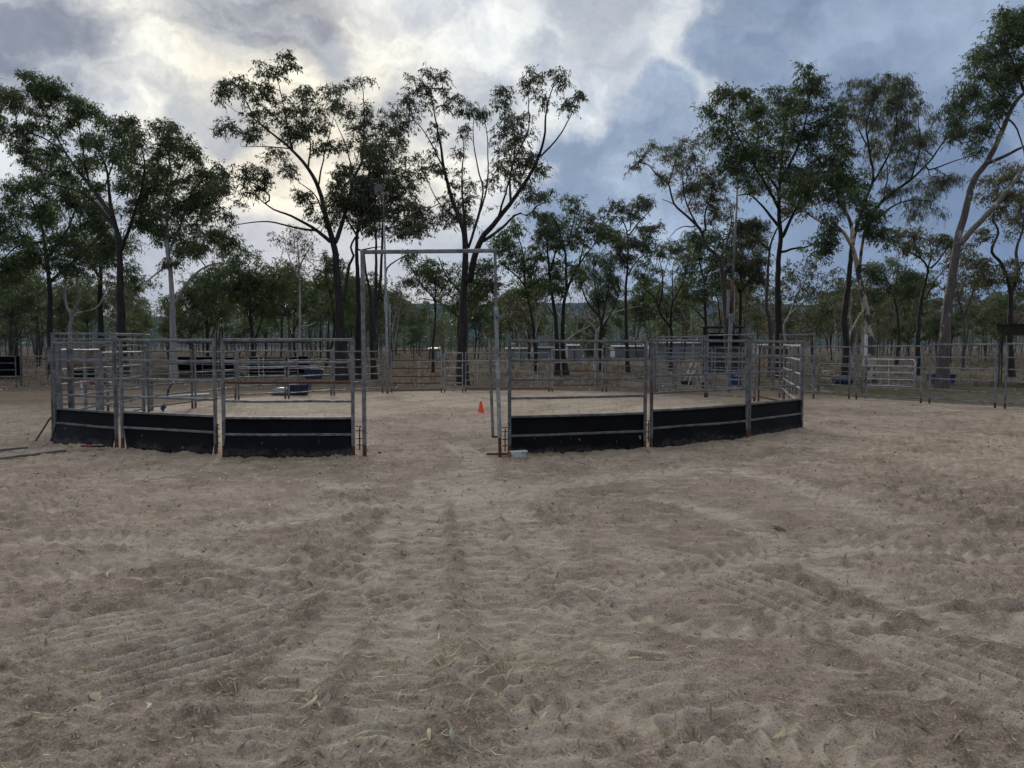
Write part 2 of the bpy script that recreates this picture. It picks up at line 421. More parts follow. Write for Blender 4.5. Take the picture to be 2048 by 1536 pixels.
TRACKS = [  # wheel and drag marks: centre line, half width, depth, lug spacing, groove spacing (drag lines along the mark)
    ([gpt(-60, 1345), gpt(150, 1272), gpt(420, 1222), gpt(620, 1165), gpt(720, 1110)], 0.34, 0.040, 0.0, 0.115),
    ([gpt(60, 1420), gpt(260, 1350), gpt(480, 1290), gpt(580, 1240)], 0.34, 0.042, 0.0, 0.12),
    ([gpt(360, 1195), gpt(520, 1180), gpt(640, 1160), gpt(760, 1120)], 0.3, 0.04, 0.0, 0.12),
    ([gpt(2300, 1235), gpt(2048, 1250), gpt(1850, 1262), gpt(1600, 1268), gpt(1380, 1255), gpt(1180, 1180), gpt(1000, 1060)], 0.11, 0.045, 0.20, 0.0),
    ([gpt(2300, 1290), gpt(2020, 1272), gpt(1780, 1200), gpt(1620, 1120), gpt(1500, 1060), gpt(1380, 1010), gpt(1200, 985)], 0.17, 0.036, 0.14, 0.0),
    ([gpt(2250, 1480), gpt(1900, 1330), gpt(1640, 1230), gpt(1500, 1170), gpt(1300, 1110), gpt(1150, 1090)], 0.3, 0.036, 0.0, 0.12),
    ([gpt(2000, 1600), gpt(1600, 1480), gpt(1300, 1440), gpt(1050, 1380), gpt(800, 1300)], 0.15, 0.03, 0.12, 0.0),
    ([gpt(1900, 1060), gpt(1720, 1020), gpt(1560, 960), gpt(1400, 940), gpt(1200, 960), gpt(1000, 985)], 0.24, 0.024, 0.0, 0.11),
    ([gpt(560, 1010), gpt(700, 1015), gpt(900, 985), gpt(960, 930), gpt(900, 880)], 0.22, 0.024, 0.16, 0.0),
    ([gpt(-60, 1095), gpt(200, 1080), gpt(480, 1120), gpt(700, 1180), gpt(900, 1260)], 0.17, 0.026, 0.12, 0.0),
    ([gpt(700, 1650), gpt(760, 1450), gpt(800, 1300), gpt(830, 1150), gpt(850, 1030), gpt(860, 950)], 0.2, 0.026, 0.13, 0.0),
    ([gpt(1180, 1650), gpt(1100, 1450), gpt(1040, 1300), gpt(990, 1150), gpt(950, 1030), gpt(920, 930)], 0.2, 0.026, 0.13, 0.0),
    ([gpt(420, 1650), gpt(560, 1400), gpt(700, 1230), gpt(780, 1100), gpt(820, 1000)], 0.18, 0.028, 0.12, 0.0),
    ([gpt(1560, 1650), gpt(1360, 1400), gpt(1200, 1230), gpt(1080, 1080), gpt(960, 960)], 0.18, 0.03, 0.13, 0.0),
    ([gpt(-60, 1180), gpt(220, 1130), gpt(420, 1060), gpt(600, 1040), gpt(820, 990)], 0.18, 0.026, 0.12, 0.0),
    ([gpt(2100, 1130), gpt(1800, 1100), gpt(1560, 1110), gpt(1350, 1150), gpt(1150, 1230), gpt(1000, 1340)], 0.18, 0.03, 0.13, 0.0),
]
def tracks_height(x, y):
    h = np.zeros_like(x); flat = np.zeros_like(x)
    for pts, hw, dep, lug, groove in TRACKS:
        c = spline(pts, 120); s = np.concatenate([[0], np.cumsum(np.hypot(*np.diff(c, axis=0).T))])
        lo = c.min(0) - 0.8; hi = c.max(0) + 0.8
        idx = np.where((x > lo[0]) & (x < hi[0]) & (y > lo[1]) & (y < hi[1]))[0]
        if not len(idx): continue
        for ch in np.array_split(idx, max(1, len(idx) // 40000)):
            px, py = x[ch], y[ch]
            d2 = (px[:, None] - c[None, :, 0]) ** 2 + (py[:, None] - c[None, :, 1]) ** 2
            k = d2.argmin(1); k = np.clip(k, 1, len(c) - 2)
            t = c[k + 1] - c[k - 1]; t /= np.linalg.norm(t, axis=1)[:, None]
            rx, ry = px - c[k, 0], py - c[k, 1]
            lat = rx * -t[:, 1] + ry * t[:, 0]; along = s[k] + rx * t[:, 0] + ry * t[:, 1]
            wv = 0.55 + 0.8 * perlin(along * 0.9 + hw * 50, lat * 0.5 + dep * 900)
            inside = 1 / (1 + np.exp((np.abs(lat) - hw) / 0.018))
            rim = np.exp(-((np.abs(lat) - hw * 1.25) / 0.05) ** 2)
            tread = (np.sin(2 * np.pi * (along / lug) + 2.6 * np.abs(lat) / hw + 1.2 * perlin(along * 1.7, lat * 2)) if lug else 1.2 * np.cos(2 * np.pi * (lat + 0.03 * perlin(along * 1.5, lat * 3)) / groove))
            end = np.clip(np.minimum(along, s[-1] - along) / 0.6, 0, 1)
            h[ch] += end * np.clip(wv, 0, 1.3) * 1.8 * (dep * (-0.4 * inside + 0.22 * rim) + inside * dep * 0.6 * tread)
            flat[ch] = np.maximum(flat[ch], end * inside)
    return h, flat
SWIRLS = [(gpt(700, 968), 0.62), (gpt(1060, 985), 0.5)]
BANKS = [((-8.12, 12.6), (-6.57, 11.75)), ((-6.43, 11.68), (-4.61, 11.0)), ((-4.44, 10.9), (-2.44, 10.86)), ((-0.04, 11.05), (2.2, 11.72)), ((2.32, 11.8), (4.30, 13.0)), ((4.39, 13.1), (5.95, 14.55))]
def bank(x, y):
    """sand pushed up against the rubber skirts"""
    h = np.zeros_like(x)
    for a, b in BANKS:
        d = np.array(b) - np.array(a); L2 = d @ d
        t = np.clip(((x - a[0]) * d[0] + (y - a[1]) * d[1]) / L2, 0, 1)
        q = np.hypot(x - a[0] - t * d[0], y - a[1] - t * d[1])
        h = h + (0.018 + 0.03 * perlin(x * 2.1, y * 2.1 + 5)) * np.exp(-(q / 0.2) ** 2)
    return h
def height(x, y, want_flat=False):
    x = np.asarray(x, float); y = np.asarray(y, float)
    r = np.hypot(x, y)
    near = 1 / (1 + np.exp((r - 24) / 3.0))
    rough = np.clip(1.0 + 1.2 * fbm(x * 0.33 + 4, y * 0.33, 3), 0.35, 1.75)
    h = 0.05 * fbm(x * 0.11 + 2, y * 0.11 + 7, 3)
    h = h + near * (0.030 * fbm(x * 1.1, y * 1.1 + 3, 3) + rough * (0.026 * fbm(x * 4.2 + 8, y * 6.4, 4, 0.6) + 0.030 * (0.35 - np.abs(perlin(x * 7.1 + 2, y * 12.3))) + 0.020 * (0.35 - np.abs(perlin(x * 13.7 + 5, y * 22.1))) + 0.012 * perlin(x * 30.0, y * 44.0)
        + 0.034 * pits(x, y, 0.24, 0.07, 3.3) + 0.030 * pits(x, y, 0.11, 0.032, 9.1) + 0.030 * pits(x, y, 0.6, 0.13, 5.7)))
    th, fl = tracks_height(x, y)
    h = h * (1 - 0.82 * fl) + th * near + bank(x, y)
    for c, R in SWIRLS:
        d = np.hypot(x - c[0], y - c[1]); a = np.arctan2(y - c[1], x - c[0])
        m = np.clip(1.35 - d / R, 0, 1) * np.clip((0.6 + 0.6 * np.sin(a * 1.0 + 3.6)), 0.1, 1)
        h = h * (1 - 0.6 * m) + 0.014 * m * np.sin(d / 0.075 * 2 * np.pi / 2 + 0.6 * np.sin(a * 2))
        fl = np.maximum(fl, m * 0.9)
    h = h + 0.25 * np.clip((r - 60) / 200, 0, 1) * fbm(x * 0.02, y * 0.02, 2)
    if want_flat: return h, fl
    return h
def hz(x, y): return float(height(np.array([x]), np.array([y]))[0])

# ------------------------------------------------------------------ ground sheet
def sand_material():
    m, nt, b = mat('sandy_soil')
    pos = nt.new('ShaderNodeNewGeometry').outputs['Position']
    zn = nt.new('ShaderNodeAttribute'); zn.attribute_name = 'zone'
    sp = nt.new('ShaderNodeSeparateColor'); nt.l.new(zn.outputs['Color'], sp.inputs[0])
    field, green, fine = sp.outputs
    big = nt.noise(pos, 0.45, 5, 0.6); midn = nt.noise(pos, 2.6, 6, 0.65, 0.4); sm = nt.noise(pos, 14, 6, 0.7); gr = nt.noise(pos, 90, 4, 0.7)
    strk = nt.noise(nt.mapping(pos, (1.6, 4.5, 1.0), (0, 0, 0.12)), 1.7, 6, 0.65, 0.6)
    c = nt.mix(nt.ramp(nt.math('ADD', nt.math('MULTIPLY', big, 0.5), nt.math('MULTIPLY', midn, 0.5)), 0.38, 0.62),
               (0.225, 0.179, 0.138, 1), (0.365, 0.3, 0.237, 1))
    c = nt.mix(nt.ramp(nt.noise(pos, 0.7, 4, 0.6, 0.5), 0.48, 0.64, 0, 0.62), c, (0.165, 0.128, 0.093, 1))
    c = nt.mix(nt.ramp(strk, 0.52, 0.66, 0, 0.55), c, (0.50, 0.43, 0.34, 1))
    c = nt.mix(nt.ramp(strk, 0.46, 0.34, 0, 0.3), c, (0.155, 0.119, 0.087, 1))
    c = nt.mix(nt.math('MULTIPLY', fine, nt.ramp(strk, 0.34, 0.6, 0.1, 0.7)), c, (0.50, 0.43, 0.345, 1))
    c = nt.mix(nt.ramp(sm, 0.56, 0.68, 0, 0.42), c, (0.10, 0.075, 0.054, 1))
    c = nt.mix(nt.ramp(gr, 0.52, 0.66, 0, 0.5), c, (0.58, 0.5, 0.4, 1))
    c = nt.mix(nt.ramp(gr, 0.46, 0.33, 0, 0.7), c, (0.09, 0.068, 0.052, 1))
    f = nt.mix(nt.ramp(midn, 0.34, 0.66), (0.075, 0.061, 0.049, 1), (0.15, 0.125, 0.1, 1))
    f = nt.mix(nt.ramp(big, 0.5, 0.7, 0, 0.5), f, (0.17, 0.14, 0.105, 1))
    f = nt.mix(nt.ramp(sm, 0.64, 0.74, 0, 0.5), f, (0.22, 0.18, 0.135, 1))
    g = nt.mix(nt.ramp(midn, 0.36, 0.62), (0.065, 0.057, 0.038, 1), (0.12, 0.108, 0.072, 1))
    c = nt.mix(nt.ramp(nt.math('ADD', field, nt.math('MULTIPLY', nt.math('SUBTRACT', midn, 0.5), 1.3)), 0.15, 0.85), c, f)
    c = nt.mix(nt.ramp(nt.math('ADD', green, nt.math('MULTIPLY', nt.math('SUBTRACT', midn, 0.5), 0.9)), 0.35, 0.75), c, g)
    nt.l.new(c, b.inputs['Base Color']); b.inputs['Roughness'].default_value = 0.9
    nt.l.new(nt.ramp(field, 0.0, 0.6, 0.12, 0.0), b.inputs['Specular IOR Level'])
    hh = nt.math('ADD', nt.math('MULTIPLY', sm, 1.0), nt.math('MULTIPLY', gr, 0.4))
    hh = nt.math('ADD', hh, nt.math('MULTIPLY', midn, 1.6))
    bump(nt, hh, 0.8, 0.024, b)
    return m
M['sand'] = sand_material()

def build_ground():
    f = FPX / 2
    rows = [0.01, 0.35, 0.7, 1.0, 1.3, 1.6, 1.85]
    r = 2.05
    while r < 45:
        rows.append(r); r += max(0.006, r * r / (f * CAM_H) * 1.25)
    while r < 9000:
        rows.append(r); r *= 1.22
    rows.append(12000.0)
    R = np.array(rows)
    front = np.arange(-0.86, 0.86, 1.55 / f)
    rest = np.linspace(0.86, 2 * math.pi - 0.86, 70)[:-1]
    A = np.concatenate([front, rest]); nA = len(A); nR = len(R)
    X = (R[:, None] * np.sin(A)[None]).ravel(); Y = (R[:, None] * np.cos(A)[None]).ravel()
    H, flat = height(X, Y, True)
    H = np.where(np.hypot(X, Y) > 3000, 0, H)
    V = np.stack([X, Y, H], 1)
    i, j = np.meshgrid(np.arange(nR - 1), np.arange(nA), indexing='ij'); j2 = (j + 1) % nA
    F = np.stack([i * nA + j, i * nA + j2, (i + 1) * nA + j2, (i + 1) * nA + j], -1).reshape(-1, 4)
    me = mesh_np('ground', V, F[:, ::-1], M['sand'], smooth=True)
    # soil zones: dry paddock beyond the yard, greenish strip behind the right fence, fine blown sand in wheel marks
    ring = np.hypot((X + 0.6) / 8.6, (Y - 18.6) / 8.2)
    fld = np.clip((ring - 0.97) * 5, 0, 1) * np.clip((Y - 15.5 - 0.12 * np.abs(X) - 4.5 * np.clip((X - 5) / 6, 0, 1) + 1.0 * np.clip((-X - 7) / 4, 0, 1)) / 8, 0, 0.62 + 0.4 * np.clip((Y - 26) / 8, 0, 1))
    fld = np.where(Y > 27.3, 1.0, fld); fld = np.where(np.hypot(X, Y) > 60, 1.0, fld)
    grn = np.clip((X - 9.6) / 1.5, 0, 1) * np.clip((Y - (29.5 - (X - 7.5) * 1.62)) / 1.5, 0, 1) * np.clip((33 - Y) / 3, 0, 1)
    grn = np.maximum(grn, 0.75 * np.exp(-(((X - 9.2) / 2.2) ** 2 + ((Y - 10.2) / 1.2) ** 2)) + 0.9 * np.exp(-(((X - 8.2) / 1.6) ** 2 + ((Y - 8.2) / 0.7) ** 2)))
    zc = np.zeros((len(V), 4), np.float32); zc[:, 0] = fld; zc[:, 1] = grn; zc[:, 2] = flat; zc[:, 3] = 1
    a = me.attributes.new('zone', 'FLOAT_COLOR', 'POINT'); a.data.foreach_set('color', zc.ravel())
    o = link('ground', me); tag(o, kind='structure')
build_ground()

# ------------------------------------------------------------------ hills
def hillmat(name, lo, hi, sc):
    m, nt, b = mat(name)
    pos = nt.new('ShaderNodeNewGeometry').outputs['Position']
    n = nt.noise(pos, sc, 6, 0.7); n2 = nt.noise(pos, sc * 0.12, 4, 0.6)
    c = nt.mix(nt.ramp(nt.math('ADD', nt.math('MULTIPLY', n, .7), nt.math('MULTIPLY', n2, .3)), 0.36, 0.62), lo + (1,), hi + (1,))
    nt.l.new(c, b.inputs['Base Color']); b.inputs['Roughness'].default_value = 1.0
    b.inputs['Specular IOR Level'].default_value = 0.0
    bump(nt, n, 1.0, 6.0, b)
    return m
def hill(name, R, depth, prof, m, seed, amp):
    px = np.array([p[0] for p in prof], float); py = np.array([p[1] for p in prof], float)
    xs = np.linspace(px[0], px[-1], 420); top = np.interp(xs, px, py)
    k = np.ones(7) / 7; top = np.convolve(np.pad(top, 3, 'edge'), k, 'valid')
    T = np.linspace(-1, 1, 41); V = []
    for t in T:
        prof_t = np.clip(1 - abs(t) ** 1.25, 0, 1)
        az = np.arctan((xs - 1024) / FPX)
        rr = (R + t * depth) / np.cos(az) * 0.5 + (R + t * depth) * 0.5
        X = rr * np.sin(az); Y = rr * np.cos(az)
        Hh = (693 - top) / FPX * Y
        n = fbm(X / (amp * 9) + seed, Y / (amp * 9), 5, 0.55)
        V.append(np.stack([X, Y, -2 + Hh * prof_t * (1 + 0.0 * n) + amp * n * (1 - prof_t ** 6) * min(1, 3 * (1 - abs(t)))
                           + 0.09 * amp * fbm(X / (amp * .5), Y / (amp * .5), 3, .7)], 1))
    n = len(xs); V = np.vstack(V)
    i, j = np.meshgrid(np.arange(len(T) - 1), np.arange(n - 1), indexing='ij')
    F = np.stack([i * n + j, i * n + j + 1, (i + 1) * n + j + 1, (i + 1) * n + j], -1).reshape(-1, 4)
    o = link(name, mesh_np(name, V, F, m, smooth=True)); tag(o, kind='structure')
hill('far_range', 3200, 900, [(-900, 610), (-400, 622), (0, 630), (400, 632), (700, 622), (840, 604), (900, 608), (960, 612), (1010, 600), (1080, 604), (1180, 606), (1260, 600), (1330, 597),
     (1420, 602), (1520, 606), (1650, 610), (1760, 606), (1850, 620), (1920, 628), (2048, 634), (2400, 622), (2900, 615)], hillmat('forested_range', (0.022, 0.03, 0.024), (0.06, 0.065, 0.052), 0.02), 3.0, 60)
hill('wooded_hill', 1300, 260, [(560, 692), (650, 668), (710, 630), (755, 602), (792, 588), (815, 596), (850, 622), (900, 650), (960, 676), (1040, 692)],
     hillmat('wooded_hill_scrub', (0.02, 0.032, 0.018), (0.06, 0.072, 0.04), 0.05), 8.0, 22)

# ------------------------------------------------------------------ trees
def smooth_line(p, step):
    """Catmull-Rom through control points, resampled"""
    s = spline(p, 14 * (len(p) - 1))
    d = np.concatenate([[0], np.cumsum(np.linalg.norm(np.diff(s, axis=0), axis=1))])
    n = max(2, int(d[-1] / step) + 1); t = np.linspace(0, d[-1], n)
    return np.stack([np.interp(t, d, s[:, k]) for k in range(s.shape[1])], 1)
def ring_tubes(lines, nside):
    Vs, Fs, off = [], [], 0
    for P, rad in lines:
        n = len(P)
        T = np.gradient(P, axis=0); T /= np.linalg.norm(T, axis=1)[:, None] + 1e-9
        ref = np.array([1.0, 0.13, 0.0]); U = ref[None] - T * (T @ ref)[:, None]
        bad = np.linalg.norm(U, axis=1) < 0.2
        U[bad] = np.array([0, 1.0, 0]) - T[bad] * T[bad][:, 1:2]
        U /= np.linalg.norm(U, axis=1)[:, None]; W = np.cross(T, U)
        a = np.arange(nside) / nside * 2 * np.pi
        ringv = P[:, None] + rad[:, None, None] * (np.cos(a)[None, :, None] * U[:, None] + np.sin(a)[None, :, None] * W[:, None])
        i, j = np.meshgrid(np.arange(n - 1), np.arange(nside), indexing='ij'); j2 = (j + 1) % nside
        Fs.append(off + np.stack([i * nside + j, i * nside + j2, (i + 1) * nside + j2, (i + 1) * nside + j], -1).reshape(-1, 4))
        Vs.append(ringv.reshape(-1, 3)); off += n * nside
    return np.vstack(Vs), np.vstack(Fs)
def grow(lines, targets, rs, twig_r=0.006, maxr=0.06, step=0.45):
    """attach every leaf cluster to the nearest wood, building twigs; returns segments"""
    N = [p for P, _ in lines for p in P]; nl = len(N); par = [-1] * nl
    cap = sum(len(t) for t in targets) * 8 + nl + 10
    arr = np.zeros((cap, 3)); arr[:nl] = N; n = nl; parent = np.full(cap, -1)
    tg = np.vstack(targets) if isinstance(targets, list) else targets
    dmin = np.array([np.min(np.sum((arr[:nl] - t) ** 2, 1)) for t in tg])
    ends = []
    for k in np.argsort(dmin):
        t = tg[k]
        dv = arr[:n] - t
        cost = np.sqrt((dv ** 2).sum(1)) + 0.35 * np.clip(dv[:, 2], 0, None)
        j = int(cost.argmin()); p = arr[j].copy(); L = np.linalg.norm(t - p)
        m = max(1, int(L / step)); bow = rs.normal(0, 0.07, 3) * L; bow[2] -= 0.05 * L
        prev = j
        for q in range(1, m + 1):
            u = q / m
            if n >= cap: break
            arr[n] = p + (t - p) * u + bow * 4 * u * (1 - u) * 0.6; parent[n] = prev; prev = n; n += 1
        ends.append(prev)
    cnt = np.zeros(n)
    for e in ends: cnt[e] += 1
    for q in range(n - 1, nl - 1, -1): cnt[parent[q]] += cnt[q]
    q = np.arange(nl, n); r1 = np.minimum(twig_r * np.sqrt(np.maximum(cnt[q], 1)), maxr)
    pr = parent[q]; r0 = np.where(pr >= nl, np.minimum(twig_r * np.sqrt(np.maximum(cnt[pr], 1)), maxr), r1 * 1.2)
    return arr[pr], arr[q], r0, r1, arr[ends]
def twig_mesh(p0, p1, r0, r1):
    d = p1 - p0; d /= np.linalg.norm(d, axis=1)[:, None] + 1e-9
    ref = np.where(np.abs(d[:, 2:3]) > 0.8, np.array([[1.0, 0, 0]]), np.array([[0, 0, 1.0]]))
    u = np.cross(d, ref); u /= np.linalg.norm(u, axis=1)[:, None]; w = np.cross(d, u); V = []
    for p, r in ((p0, r0), (p1, r1)):
        for a in (0, 2.094, 4.189): V.append(p + r[:, None] * (math.cos(a) * u + math.sin(a) * w))
    V = np.stack(V, 1).reshape(-1, 3); b = np.arange(len(p0))[:, None] * 6
    F = np.vstack([b + np.array([[0, 1, 4, 3]]), b + np.array([[1, 2, 5, 4]]), b + np.array([[2, 0, 3, 5]])])
    return V, F
def leaf_mesh(cen, n_per, spread, ln, wd, rs, droop=0.55, spray=True):
    """leaves strung along short drooping sprays that start at every twig end"""
    if spray:
        m = max(2, n_per // 9); k1 = max(1, n_per // m); ns = len(cen) * m
        o = np.repeat(cen, m, 0) + rs.normal(0, 0.35, (ns, 3)) * spread
        a = rs.uniform(0, 6.283, ns); L = spread * rs.uniform(0.9, 2.6, ns)
        dr = np.stack([np.cos(a), np.sin(a), rs.uniform(-0.5, 0.75, ns)], 1); sag = rs.uniform(0.2, 0.9, ns) * (0.5 + droop * 0.5)
        t = rs.uniform(0.08, 1.0, (ns, k1)); k = ns * k1
        base = o[:, None] + L[:, None, None] * (dr[:, None] * t[..., None] + np.array([0, 0, -1.0]) * (sag[:, None] * t * t)[..., None])
        base = base.reshape(-1, 3) + rs.normal(0, 0.12, (k, 3)) * spread
        d = (dr[:, None] + np.array([0, 0, -1.0]) * (2 * sag[:, None] * t)[..., None]).reshape(-1, 3) * 0.5 + rs.normal(0, 0.6, (k, 3)); d[:, 2] -= droop
        grp = np.repeat(rs.uniform(0, 1, len(cen)), m * k1) * 0.45 + np.repeat(rs.uniform(0, 0.3, ns), k1)
    else:
        k = len(cen) * n_per
        off = rs.normal(0, 1, (k, 3)) * spread; off[:, 2] *= 0.75
        base = np.repeat(cen, n_per, 0) + off
        d = rs.normal(0, 1, (k, 3)); d[:, 2] -= droop
        grp = np.repeat(rs.uniform(0, 1, len(cen)), n_per) * 0.6
    d /= np.linalg.norm(d, axis=1)[:, None] + 1e-9
    s = np.cross(d, rs.normal(0, 1, (k, 3))); s /= np.linalg.norm(s, axis=1)[:, None] + 1e-9
    l = ln * rs.uniform(0.5, 1.35, k)[:, None]; w = wd * rs.uniform(0.6, 1.3, k)[:, None]
    bend = np.cross(s, d) * l * rs.uniform(-0.12, 0.12, k)[:, None]
    V = np.stack([base, base + d * l * 0.45 + s * w * 0.5 + bend, base + d * l, base + d * l * 0.45 - s * w * 0.5 + bend], 1).reshape(-1, 3)
    F = np.arange(k * 4).reshape(-1, 4)
    tone = np.clip(grp + rs.uniform(0, 0.4, k), 0, 1)
    return V, F, tone
def make_tree(name, label, lines, targets, bm_, lm_, n_per, spread, ln, wd, seed, twig_r=0.006, cat='tree', group=None, nside=7, root=None, droop=0.55, maxr=0.05):
    rs = np.random.RandomState(seed)
    loc = np.array(lines[0][0][0]) if root is None else np.array(root)
    V, F = ring_tubes(lines, nside)
    e = thing(name, label, cat, (loc[0], loc[1], 0), 0, group) if label else link(name, None, None, (loc[0], loc[1], 0))
    sh = np.array([loc[0], loc[1], 0])
    if len(targets):
        p0, p1, r0, r1, ends = grow(lines, targets, rs, twig_r, maxr)
        TV, TF = twig_mesh(p0, p1, r0, r1); F = np.vstack([F, TF + len(V)]); V = np.vstack([V, TV])
        LV, LF, tone = leaf_mesh(ends, n_per, spread, ln, wd, rs, droop)
    link('trunk', mesh_np('trunk', V - sh, F, bm_, smooth=True), e)
    if len(targets): link('crown', mesh_np('crown', LV - sh, LF, lm_, tone), e)
    return e

def photo_tree(name, label, Y, base, stems, clumps, zoom, bark_, leaf_, seed, dens=6.5, n_per=26, spread=0.30, ln=0.21, wd=0.05, twig=0.006, depth=1.0, gap=0.0, group=None, droop=0.7, shrink=0.92):
    """stems: control points (x, y) in zoom units + widths in photo px; every limb leaves the picture plane by its own amount"""
    ox, oy, s = zoom; rs = np.random.RandomState(seed); mpp = Y / FPX
    dens, n_per, wd, spread, ln = dens * 2.1, int(n_per * 1.95), wd * 1.02, spread * 0.88, ln * 0.95
    gap = gap or -0.42
    lines = []; nodes = []
    for si, (pts, w0, w1) in enumerate(stems):
        q = np.array([(ox + x / s, oy + y / s) for x, y in pts])
        if si == 0:
            q = np.vstack([[base], q]); dep0 = 0.0; slope = rs.uniform(-0.10, 0.10)
        else:
            nd = np.array(nodes); k = ((nd[:, :2] - q[0]) ** 2).sum(1).argmin()
            dep0 = nd[k, 2]; q = np.vstack([nd[k, :2], q]) if ((nd[k, :2] - q[0]) ** 2).sum() > 4 else q
            slope = rs.choice([-1, 1]) * rs.uniform(0.25, 0.75) * depth
        L = np.concatenate([[0], np.cumsum(np.linalg.norm(np.diff(q, axis=0), axis=1))])
        dep = dep0 + slope * L * mpp
        P = np.array([at(x, y, Y + dd) for (x, y), dd in zip(q, dep)])
        if si == 0: P[0, 2] = min(P[0, 2], 0.0) - 0.15
        P = smooth_line(P, 0.28)
        t = np.linspace(0, 1, len(P)); rad = (w0 + (w1 - w0) * t ** 0.85) * mpp * 0.5
        if si == 0: rad = rad * (1 + 0.45 * np.exp(-t * 14))
        jit = np.cumsum(rs.normal(0, 0.012, (len(P), 3)), 0); jit -= np.linspace(0, 1, len(P))[:, None] * jit[-1]; P = P + jit * np.array([1, 1, 0.3])
        lines.append((P, np.maximum(rad, 0.012)))
        qq = smooth_line(np.column_stack([q, dep]), 6.0); nodes += [tuple(v) for v in qq]
    nd = np.array(nodes); targets = []
    sat = []
    for c in clumps:
        for _ in range(2):
            a = rs.uniform(0, 6.283); sat.append((c[0] + math.cos(a) * c[2] * rs.uniform(.8, 1.25), c[1] + math.sin(a) * c[3] * rs.uniform(.7, 1.2), c[2] * rs.uniform(.3, .5), c[3] * rs.uniform(.3, .5)))
    for c in list(clumps) + sat:
        cx, cy, rx, ry = ox + c[0] / s, oy + c[1] / s, c[2] / s * shrink, c[3] / s * shrink
        k = ((nd[:, :2] - (cx, cy)) ** 2).sum(1).argmin(); far = math.sqrt(((nd[k, :2] - (cx, cy)) ** 2).sum())
        dc = nd[k, 2] + rs.uniform(-0.6, 0.6) * far * mpp * depth
        n = max(3, int(dens * rs.uniform(0.45, 1.45) * math.pi * rx * ry * mpp * mpp))
        a = rs.normal(0, 1, (n, 3)); a /= np.linalg.norm(a, axis=1)[:, None]; a *= rs.uniform(0, 1, (n, 1)) ** (1 / 2.4)
        targets.append(np.array([at(cx + v[0] * rx, cy + v[1] * ry, Y + dc + v[2] * (rx + ry) * 0.5 * mpp) for v in a]))
    tg = np.vstack(targets) if targets else np.zeros((0, 3))
    if gap and len(tg):
        keep = fbm(tg[:, 0] * 0.9 + seed, tg[:, 2] * 0.9 + tg[:, 1] * 0.7, 3) > gap; tg = tg[keep]
    return make_tree(name, label, lines, tg, M[bark_], M[leaf_], n_per, spread, ln, wd, seed, twig, 'tree', group, droop=droop)

# zoom frames used while measuring: photo px = origin + value / scale
Z1 = (0, 80, 2.477); Z2 = (420, 60, 2.4); Z3 = (760, 100, 2.56); Z4 = (1160, 120, 2.648); Z5 = (1548, 0, 2.194)

# --- left side
photo_tree('gum_tree', 'large leafy dark-trunked gum behind the left panels, crown reaching the left edge', 36, (253, 782),
  [([(605, 1500), (600, 1250), (590, 1000), (555, 850), (530, 640), (490, 560)], 24, 3), ([(560, 880), (440, 700), (330, 560), (240, 420)], 11, 2),
   ([(575, 930), (450, 790), (330, 730), (180, 700)], 9, 2), ([(595, 1050), (690, 800), (720, 640), (690, 480)], 8, 2), ([(330, 560), (200, 480), (90, 450)], 5, 1.5),
   ([(440, 700), (400, 500), (380, 330)], 5, 1.5), ([(530, 700), (600, 520), (640, 420)], 4, 1.5)],
  [(40, 240, 60, 50), (160, 200, 60, 55), (220, 230, 60, 50), (300, 260, 60, 50), (380, 310, 60, 50), (440, 345, 50, 40), (170, 330, 75, 60), (80, 300, 60, 50), (255, 330, 60, 50),
   (60, 440, 60, 60), (130, 450, 60, 60), (100, 530, 60, 50), (160, 590, 60, 40), (260, 560, 60, 60), (250, 640, 40, 30), (520, 390, 55, 40), (570, 450, 60, 50), (640, 420, 50, 40),
   (620, 510, 70, 60), (690, 490, 60, 60), (600, 590, 60, 60), (690, 610, 70, 60), (480, 600, 40, 40), (640, 690, 60, 50), (400, 600, 40, 45), (330, 650, 55, 45), (420, 690, 50, 45), (480, 730, 50, 45), (300, 440, 50, 45), (350, 390, 50, 40), (480, 480, 50, 45), (420, 500, 45, 45), (0, 330, 50, 60), (-50, 270, 60, 60), (-40, 420, 60, 60)],
  Z1, 'bark_dark', 'leaf_green', 101, dens=8, n_per=34, spread=0.28)
photo_tree('gum_tree', 'dense dark-leaved tree at the left edge with drooping low crown', 44, (103, 758),
  [([(250, 1400), (250, 1200), (230, 1050), (200, 900), (150, 780)], 15, 3), ([(240, 1150), (120, 1000), (60, 850)], 8, 2), ([(235, 1080), (330, 950), (380, 820)], 8, 2), ([(220, 1000), (90, 1020), (20, 1080)], 6, 2), ([(250, 1200), (400, 1060), (520, 960)], 7, 2)],
  [(100, 720, 85, 60), (50, 800, 65, 60), (180, 710, 65, 50), (220, 790, 65, 60), (110, 880, 90, 70), (240, 880, 70, 60), (320, 740, 60, 60), (360, 830, 60, 60), (420, 790, 55, 50),
   (480, 840, 55, 45), (80, 980, 90, 65), (200, 1000, 85, 65), (320, 960, 75, 60), (420, 920, 60, 60), (500, 920, 55, 50), (560, 1000, 60, 50), (380, 1040, 65, 50), (260, 1080, 75, 55),
   (140, 1080, 80, 55), (60, 1110, 70, 60), (480, 1080, 60, 55), (540, 1060, 50, 40), (-40, 900, 80, 80), (-60, 1060, 80, 80), (20, 1200, 60, 50), (330, 1140, 60, 40)],
  Z1, 'bark_dark', 'leaf_green', 102, dens=6.5, n_per=30, spread=0.36, ln=0.24, wd=0.06)
